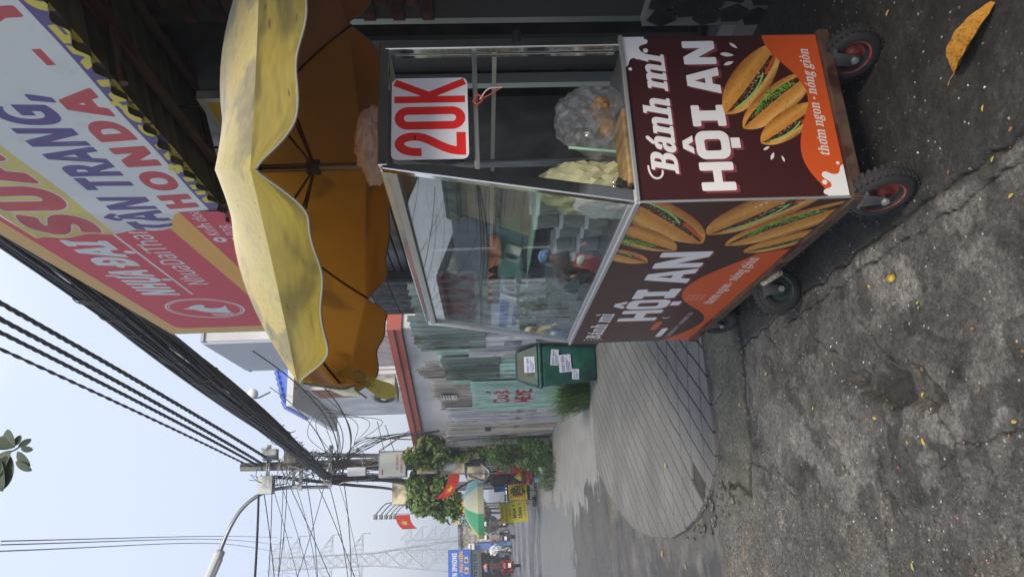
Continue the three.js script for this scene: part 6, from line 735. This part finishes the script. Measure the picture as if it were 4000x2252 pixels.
// ---- stall wall, far shops, trees ----
{
  const w = thing('white_wall', 'long white street wall behind the drink stall', 'wall', [0.75, 0, -18]); mesh('wall', span(0, 0.2, 0, 2.3, -14, 0), plaster([0.62, 0.63, 0.63]), w); mesh('coping', span(-0.04, 0.24, 2.301, 2.36, -14.03, 0.03), M.grey, w);
  const s = thing('phone_shop', 'phone shop with a large blue sign board and dark open front', 'shop', [-2.95, 0, -46.4], 0.05), W = 5; // local x to the left is negative
  const sm = canvas(1024, 300, (g, w2, h) => { g.fillStyle = '#2b63c4'; g.fillRect(0, 0, w2, h); fitText(g, 'N IPHONE', 690, 985, 118, 92, { fill: '#d4dcea', stroke: '#1c3470', lw: 8, weight: 4 }); fitText(g, '- PHỤ KIỆN', 700, 1000, 200, 66, { fill: '#e2a32a', stroke: '#23325c', lw: 5, weight: 3, skew: 0.1 }); g.fillStyle = '#c9b68c'; g.fillRect(720, 222, 80, 50); g.fillRect(850, 222, 80, 50); g.fillStyle = '#27364f'; g.fillRect(735, 232, 34, 30); g.fillRect(866, 232, 34, 30); }), num = canvas(1024, 96, (g, w2, h) => { g.fillStyle = '#bfc9cc'; g.fillRect(0, 0, w2, h); fitText(g, '0774 252 525', 640, 1000, 74, 72, { fill: '#2a6f9c', weight: 3 }); });
  mesh('walls', [span(-W, 0, 2.0, 3.9, -4, -0.4), span(-0.2, 0, 0, 1.99, -4, -0.4), span(-W, -W + 0.2, 0, 1.99, -4, -0.4), span(-W + 0.2, -0.2, 0, 1.99, -4, -3.8)], M.cream, s); mesh('dark_interior', span(-W + 0.21, -0.21, 0, 1.98, -3.79, -3.7), M.dark, s); mesh('sign_board', span(-W, 0.04, 2.66, 4.1, -0.15, -0.02), M.grey, s); mesh('sign_face', new THREE.PlaneGeometry(W, 1.44).translate(-W / 2 + 0.04, 3.38, 0), std(0xffffff, 0.5, { map: sm }), s); mesh('number_strip', [span(-W, -0.15, 2.12, 2.52, -0.3, -0.22)], M.grey, s); mesh('number_face', new THREE.PlaneGeometry(W - 0.15, 0.4).translate(-W / 2 - 0.075, 2.32, -0.2), std(0xffffff, 0.5, { map: num }), s); mesh('side_pillar', span(0.02, 0.35, 0.0, 2.3, -0.3, -0.1), std([0.08, 0.18, 0.55], 0.6), s); mesh('canopy', span(-W, 0.3, 2.56, 2.62, -0.4, 0.5), M.dark, s);
  const b = thing('beige_building', 'low beige building with wall cabinets past the motorbikes', 'building', [-1.5, 0, -53]); mesh('wall', span(-2.2, 0, 0, 3.5, -5, 0), plaster([0.6, 0.58, 0.5]), b); mesh('roof_edge', span(-2.3, 0.1, 3.501, 3.7, -5, 0.2), M.grey, b); mesh('window', span(-1.9, -1.2, 0.9, 2.3, 0, 0.03), M.dark, b); mesh('shutter_door', span(-0.8, -0.1, 0, 2.5, 0.0, 0.04), M.galv, b); mesh('air_vent', rb(0.6, 0.45, 0.25, 0.02, -1.6, 2.7, 0.13), M.whiteplastic, b);
  for (const [a, y, bb, r, n, lab] of [[-0.75, 1.9, -46, 0.75, 900, 'green street tree behind the parked motorbikes'], [-0.4, 2.6, -52, 1.3, 1100, 'larger tree behind the striped parasol'], [-1.5, 1.2, -49, 0.6, 500, 'low leafy shrub beside the beige building']]) { const t = thing('street_tree', lab, 'tree', [a, 0, bb]); mesh('trunk', bar([0, 0, 0], [0.05, y, 0], 0.09, 8, 0.05), M.darkrust, t); mesh('crown', leafCloud(n, () => inBall(0, y, 0, r, r * 0.95, r, 0.6), 0.17), leafMat(0.06, 0.12, 0.03), t); }
}
// ---- pylons ----
function pylon(label, pos, H, w0, w1, arms, al, r) {
  const p = thing('pylon', label, 'pylon', pos, 0.1), m = std([0.5, 0.51, 0.53], 0.6, { metalness: 0.3 }), hw = (y) => lerp(w0, w1, Math.min(1, y / (H * 0.55))) / 2; for (const [sx, sz] of [[1, 1], [1, -1], [-1, 1], [-1, -1]]) mesh('leg', [bar([sx * hw(0), 0, sz * hw(0)], [sx * hw(H * 0.55), H * 0.55, sz * hw(H)], r, 5), bar([sx * hw(H), H * 0.55, sz * hw(H)], [sx * hw(H), H, sz * hw(H)], r, 5)], m, p);
  const br = []; let y = 0.5; while (y < H - 0.5) { const a = hw(y), y2 = Math.min(H, y + a * 2.0), b = hw(y2); for (const s of [1, -1]) br.push(bar([-a, y, s * a], [b, y2, s * b], r * 0.6, 4), bar([a, y, s * a], [-b, y2, s * b], r * 0.6, 4), bar([s * a, y, -a], [s * b, y2, b], r * 0.6, 4), bar([s * a, y, a], [s * b, y2, -b], r * 0.6, 4), bar([-b, y2, s * b], [b, y2, s * b], r * 0.5, 4)); y = y2; } mesh('bracing', br, m, p);
  for (const ya of arms) for (const s of [1, -1]) { const a = hw(ya), t = [s * (a + al), ya, 0], l = []; for (const z of [a, -a]) { l.push(bar([s * a, ya, z], t, r * 0.7, 4), bar([s * a, ya + 1.9 * (w1 / 1.7), z], t, r * 0.7, 4)); for (let k = 1; k < 4; k++) { const f = k / 4; l.push(bar([s * lerp(a, a + al, f), ya, z * (1 - f)], [s * lerp(a, a + al, f - 0.12), ya + 1.9 * (w1 / 1.7) * (1 - f + 0.12), z * (1 - f + 0.12)], r * 0.45, 4)); } } const arm = mesh('crossarm', l, m, p); mesh('insulator', bar(t, [t[0], ya - 1.2, 0], r * 0.9, 6), M.boxgrey, arm); }
}
pylon('tall lattice pylon nearer the street', [-6.3, 0, -111], 34.2, 6, 1.75, [20.6, 25.2, 30.2, 32.6], 2.9, 0.085); pylon('smaller lattice pylon farther away', [-7.4, 0, -200], 24, 5, 2.6, [12, 15.7, 19.3, 22.4], 3.4, 0.12);
// ---- leaves of a tree overhead ----
{
  const t = thing('leafy_twig', 'dark twig of broad leaves hanging into the sky', 'twig', [-0.4, 4.9, -3.15]), leaf = (x, y, L, W, rz, rx) => { const sh = new THREE.Shape(); sh.moveTo(0, 0); sh.bezierCurveTo(L * 0.25, W * 0.62, L * 0.85, W * 0.6, L, 0.0); sh.bezierCurveTo(L * 0.85, -W * 0.6, L * 0.25, -W * 0.62, 0, 0); const g = new THREE.ShapeGeometry(sh, 12), p = g.attributes.position; for (let i = 0; i < p.count; i++) p.setZ(i, Math.abs(p.getY(i)) * 0.35 - p.getX(i) * p.getX(i) * 0.6); g.computeVertexNormals(); g.rotateX(rx).rotateZ(rz).translate(x, y, 0); mesh('leaf', g, std([0.035, 0.06, 0.03], 0.6), t); };
  leaf(0.05, 0.0, 0.17, 0.12, 1.2, 0.3); leaf(0.05, 0.0, 0.16, 0.11, 0.65, -0.3); leaf(0.03, 0.02, 0.26, 0.15, 2.55, 0.2); leaf(0.02, -0.02, 0.15, 0.08, -2.4, 0.3); leaf(-0.05, -0.02, 0.14, 0.06, -2.1, 0.2); leaf(0.05, -0.02, 0.1, 0.05, -1.0, 0.3); leaf(0.04, -0.04, 0.09, 0.05, -1.7, 0.3); leaf(0.06, 0.0, 0.08, 0.05, -0.3, 0.2); leaf(0.0, 0.03, 0.26, 0.17, 2.95, -0.2); leaf(-0.02, 0.1, 0.24, 0.15, 3.3, 0.3); mesh('stalk', tube([[0.08, -0.06, 0], [0.03, 0, 0], [0.0, 0.1, 0], [-0.05, 0.3, 0.05]], 0.006, 16, 5), M.darkrust, t);
}
// ================= far side of the street (seen in the cart's glass) =================
{
  const A0 = -7.4, FACE = Math.PI / 2; // local x runs along the street towards -b ... the fronts face the carts
  const h1 = thing('cream_house', 'cream house with green eave across the street, mirrored in the cart glass', 'house', [A0, 0, -10]); mesh('wall', [span(-4, 0, 2.55, 4.9, -8.4, 0), span(-4, -0.8, 0, 2.54, -8.4, -8.2), span(-4, 0, 0, 2.54, -0.3, 0)], M.cream, h1); mesh('eave', span(-4, 0.25, 4.901, 5.35, -8.5, 0.1), plaster([0.3, 0.38, 0.28]), h1); mesh('band', span(0.001, 0.06, 3.6, 3.75, -8.4, 0), plaster([0.6, 0.55, 0.42]), h1); mesh('dark_shop', span(-3, -2.9, 0, 2.5, -8.1, -0.4), M.dark, h1);
  const aw = mesh('awning', corrugated(9, 1.2, 0.12, 0.02, 0, 3, 2).rotateX(-1.25).rotateY(Math.PI / 2).translate(0.9, 2.3, -5.2), std([0.2, 0.38, 0.3], 0.6), h1);
  const h2 = thing('blue_grey_house', 'blue grey house with terracotta canopies across the street', 'house', [A0, 0, -18.5]); mesh('wall', [span(-4, 0, 2.55, 5.3, -6, 0), span(-4, -0.6, 0, 2.54, -6, 0)], M.bluegrey, h2); const tc = new THREE.CylinderGeometry(0.35, 0.45, 1.2, 12, 1, true, 0, Math.PI).rotateZ(Math.PI / 2); for (let i = 0; i < 5; i++) { const o = mesh('tile_canopy', tc, M.terracotta, h2); o.rotation.y = 0; o.position.set(0.5, 3.4, -0.8 - i * 0.85); o.rotation.z = -0.4; }
  for (const [y, b] of [[2.75, -1.2], [2.3, -3.4], [2.7, -4.6]]) { const ac = thing('air_conditioner', 'air conditioner unit on a house front across the street', 'air conditioner', [A0 + 0.25, y, -18.5 + b], FACE, 'air conditioners across the street'); mesh('casing', rb(0.8, 0.55, 0.3, 0.02, 0, 0.28, 0), M.whiteplastic, ac); mesh('fan_grille', [new THREE.TorusGeometry(0.2, 0.012, 6, 24).translate(-0.1, 0.28, 0.155), new THREE.TorusGeometry(0.12, 0.012, 6, 24).translate(-0.1, 0.28, 0.155), new THREE.CircleGeometry(0.21, 24).translate(-0.1, 0.28, 0.153)], M.dark, ac); }
  const h3 = thing('dark_grey_house', 'dark grey house with a white sign across the street', 'house', [A0, 0, -24.6]); mesh('wall', [span(-4, 0, 2.3, 5.9, -10, 0), span(-4, -0.4, 0, 2.29, -10, 0)], M.grey, h3); mesh('roof_edge', span(-4, 0.4, 5.901, 6.1, -10.2, 0.1), M.dark, h3); mesh('sign_panel', span(0.02, 0.1, 2.4, 3.8, -6, -0.5), std([0.55, 0.63, 0.7], 0.6), h3); mesh('sign_lettering', [span(0.101, 0.106, 3.0, 3.4, -5.5, -1), span(0.101, 0.106, 2.6, 2.8, -4.6, -1.4)], std([0.12, 0.2, 0.5], 0.6), h3); mesh('shutter', span(-0.39, -0.3, 0, 2.28, -8, -1), M.shutter, h3);
  const sg = thing('board_sign', 'white sign on legs with dark lettering across the street', 'sign', [-5.6, 0.9, -15], FACE), qm = canvas(384, 256, (g, w, h) => { g.fillStyle = '#b9c4c4'; g.fillRect(0, 0, w, h); fitText(g, 'NGỌC QUÝ', 30, 354, 110, 74, { fill: '#1f5560' }); g.fillStyle = '#31414a'; g.fillRect(80, 150, 220, 12); g.beginPath(); g.ellipse(200, 206, 60, 26, 0, 0, 7); g.fill(); }); mesh('board', rb(1.3, 0.85, 0.05, 0.01, 0, 0.45, 0), M.grey, sg); mesh('face', new THREE.PlaneGeometry(1.24, 0.8).translate(0, 0.45, 0.028), std(0xffffff, 0.6, { map: qm }), sg); for (const x of [-0.5, 0.5]) mesh('leg', bar([x, -0.9, 0], [x, 0.1, 0], 0.03), M.dark, sg);
  for (const [a, b, y, r, lab] of [[-5.4, -19, 1.6, 0.9, 'bushy tree by the kerb across the street'], [-5.8, -24, 1.2, 0.8, 'small shrub tree farther along the opposite kerb']]) { const t = thing('street_tree', lab, 'tree', [a, 0, b]); mesh('trunk', bar([0, 0, 0], [0, y, 0], 0.07, 8, 0.04), M.darkrust, t); mesh('crown', leafCloud(900, () => inBall(0, y, 0, r, r * 0.8, r, 0.6), 0.16), leafMat(0.05, 0.11, 0.03), t); }
  const g = 'motorbikes across the street'; [['maroon motorbike passing left of the camera', [0.2, 0.02, 0.03], [-3.4, 0, -9.5], 0.1, [0.06, 0.06, 0.07], [0.15, 0.3, 0.6], 'person in dark jacket and blue helmet passing left of the camera'], ['blue motorbike farther along the opposite lane', [0.05, 0.12, 0.3], [-3.6, 0, -15.5], 0.05, [0.35, 0.3, 0.12], [0.6, 0.5, 0.3], 'person in olive shirt and tan helmet in the opposite lane'], ['green motorbike last in the opposite lane', [0.03, 0.2, 0.12], [-3.2, 0, -22], 0, [0.45, 0.06, 0.07], [0.05, 0.05, 0.05], 'person in red shirt and black helmet in the opposite lane']].forEach(([l, c, p, t, top, he, pl]) => { scooter(l, c, p, t, g); person(pl, riderBones(top, [0.05, 0.05, 0.08]), p, t, [he]); });
  const pole = thing('wire_pole', 'slim wire pole before the cream house', 'pole', [-6.3, 0, -12.6]); mesh('shaft', bar([0, 0, 0], [0, 4.1, 0], 0.05, 8, 0.035), M.darkrust, pole); mesh('insulator', [cyl(0.06, 0.05, 0.12, 0.1, 3.95, 0), cyl(0.06, 0.05, 0.12, -0.1, 3.95, 0)], M.boxgrey, pole); for (let i = 0; i < 3; i++) { const o = line('house_wire', 'wire between the houses across the street', sagged([-6.3, 4.0, -12.6], [-7, 4.3 + 0.3 * i, -26 - 2 * i], 0.4), 0.02); o.userData.group = 'wires across the street'; }
}
// ================= litter =================
{
  const big = thing('dead_leaf', 'large curled yellow brown leaf on the pavement by the cart', 'leaf', [0.3, 0.012, 0.42]), lm = canvas(256, 128, (g, w, h) => { g.fillStyle = '#a8741a'; g.fillRect(0, 0, w, h); speckle(g, w, h, 700, ['#5c3a0e', '#c99528', '#3d270c', '#b98a2a'], 0.5, 0.8, 5); g.strokeStyle = '#7c5414'; g.lineWidth = 4; g.beginPath(); g.moveTo(0, 64); g.lineTo(256, 64); g.stroke(); });
  const L = 0.235, g = new THREE.PlaneGeometry(L, 0.1, 28, 12), p = g.attributes.position; for (let i = 0; i < p.count; i++) { const x = p.getX(i), t = (x + L / 2) / L, w = Math.pow(Math.sin(Math.PI * Math.min(1, t * 0.86 + 0.1)), 0.7) * (t < 0.2 ? t * 4 + 0.1 : 1), v = p.getY(i) * w; p.setXYZ(i, x, Math.abs(v) * 0.75 + 0.016 * Math.sin(t * 3.1) + 0.002 * Math.sin(x * 120), v * 0.8 + 0.012 * Math.sin(t * 3)); } g.computeVertexNormals(); mesh('blade', g.rotateY(-1.19), std(0xffffff, 0.8, { map: lm }), big); mesh('stalk', tube([[-0.042, 0.004, -0.105], [-0.052, 0.006, -0.125], [-0.06, 0.003, -0.14]], 0.0022, 8, 5), M.bread, big);
  const fr = thing('fallen_fruit', 'small round yellow fruit lying on the concrete', 'fruit', [-0.225, 0.02, -0.215]); mesh('flesh', new THREE.SphereGeometry(0.0175, 20, 14).scale(1, 0.9, 1.05), std([0.55, 0.4, 0.05], 0.5, { map: tMottle }), fr); mesh('stem_scar', cyl(0.004, 0.003, 0.004, 0.008, 0.014, 0), M.dark, fr);
  const mk = (w, l, c, cup) => { const sh = new THREE.Shape(); sh.moveTo(0, -l / 2); sh.bezierCurveTo(w * 0.7, -l * 0.3, w * 0.6, l * 0.3, 0, l / 2); sh.bezierCurveTo(-w * 0.6, l * 0.3, -w * 0.7, -l * 0.3, 0, -l / 2); const q = new THREE.ShapeGeometry(sh, 8), pp = q.attributes.position; for (let i = 0; i < pp.count; i++) pp.setZ(i, Math.abs(pp.getX(i)) * cup); q.computeVertexNormals(); return q.rotateX(-Math.PI / 2); };
  const kinds = [[mk(0.014, 0.03, 0, 0.5), std([0.45, 0.33, 0.07], 0.8), 'dry yellow leaf', 36], [mk(0.008, 0.013, 0, 0.6), std([0.62, 0.6, 0.55], 0.8), 'pale paper crumb', 60], [mk(0.008, 0.014, 0, 0.6), std([0.6, 0.14, 0.16], 0.8), 'pink fallen petal', 16], [mk(0.012, 0.02, 0, 0.4), std([0.25, 0.13, 0.05], 0.8), 'brown fallen leaf', 26]];
  for (const [geo, m, lab, n] of kinds) for (let i = 0; i < n; i++) {
    let a, b; const far = rnd() < 0.45; do { a = far ? rr(-1.9, 0.9) : rr(-1.5, 0.4); b = far ? rr(-2.4, 0.6) : rr(-0.9, 0.7); } while (a > -0.02 && a < 0.7 && b < 0.02 && b > -2); if (lab.startsWith('pink')) { a = rr(-1.25, -0.8); b = rr(-0.5, 0.55); }
    const o = single('litter_leaf', lab + ' lying on the pavement', lab.includes('paper') ? 'litter' : 'leaf', [a, 0.0165, b], rnd() * 6, geo, m, lab + ' scattered on the pavement'); o.scale.setScalar(rr(0.35, 0.95)); o.rotation.x = rr(-0.1, 0.1);
  }
  const gritG = new THREE.IcosahedronGeometry(0.004, 0), grit = []; for (let i = 0; i < 1600; i++) { const q = gritG.clone(); const s = rr(0.4, 1.5); q.scale(s, s * 0.7, s * rr(0.7, 1.4)); q.translate(rr(-1.9, 1.2), 0.0125, rr(-2.4, 0.9)); grit.push(q); } const o = single('gravel_grit', 'loose grit scattered over the pavement', 'grit', [0, 0, 0], 0, grit, plaster([0.3, 0.28, 0.24])); o.userData.kind = 'stuff';
  for (const [a, b, s, t] of [[-0.65, -3.6, 2.4, 0.4], [-1.35, -4.2, 3.2, 1.2], [-1.4, -3.5, 2.0, 2.0]]) { const q = single('dry_leaf', 'curled dry leaf on the street beside the scored ramp', 'leaf', [a, a > -1.2 ? 0.05 : 0.004, b], t, kinds[3][0], kinds[0][1], 'dry leaves by the ramp'); q.scale.setScalar(s); }
}
scene.fog = new THREE.FogExp2(0xd5dde8, 0.004);
renderer.render(scene, camera);
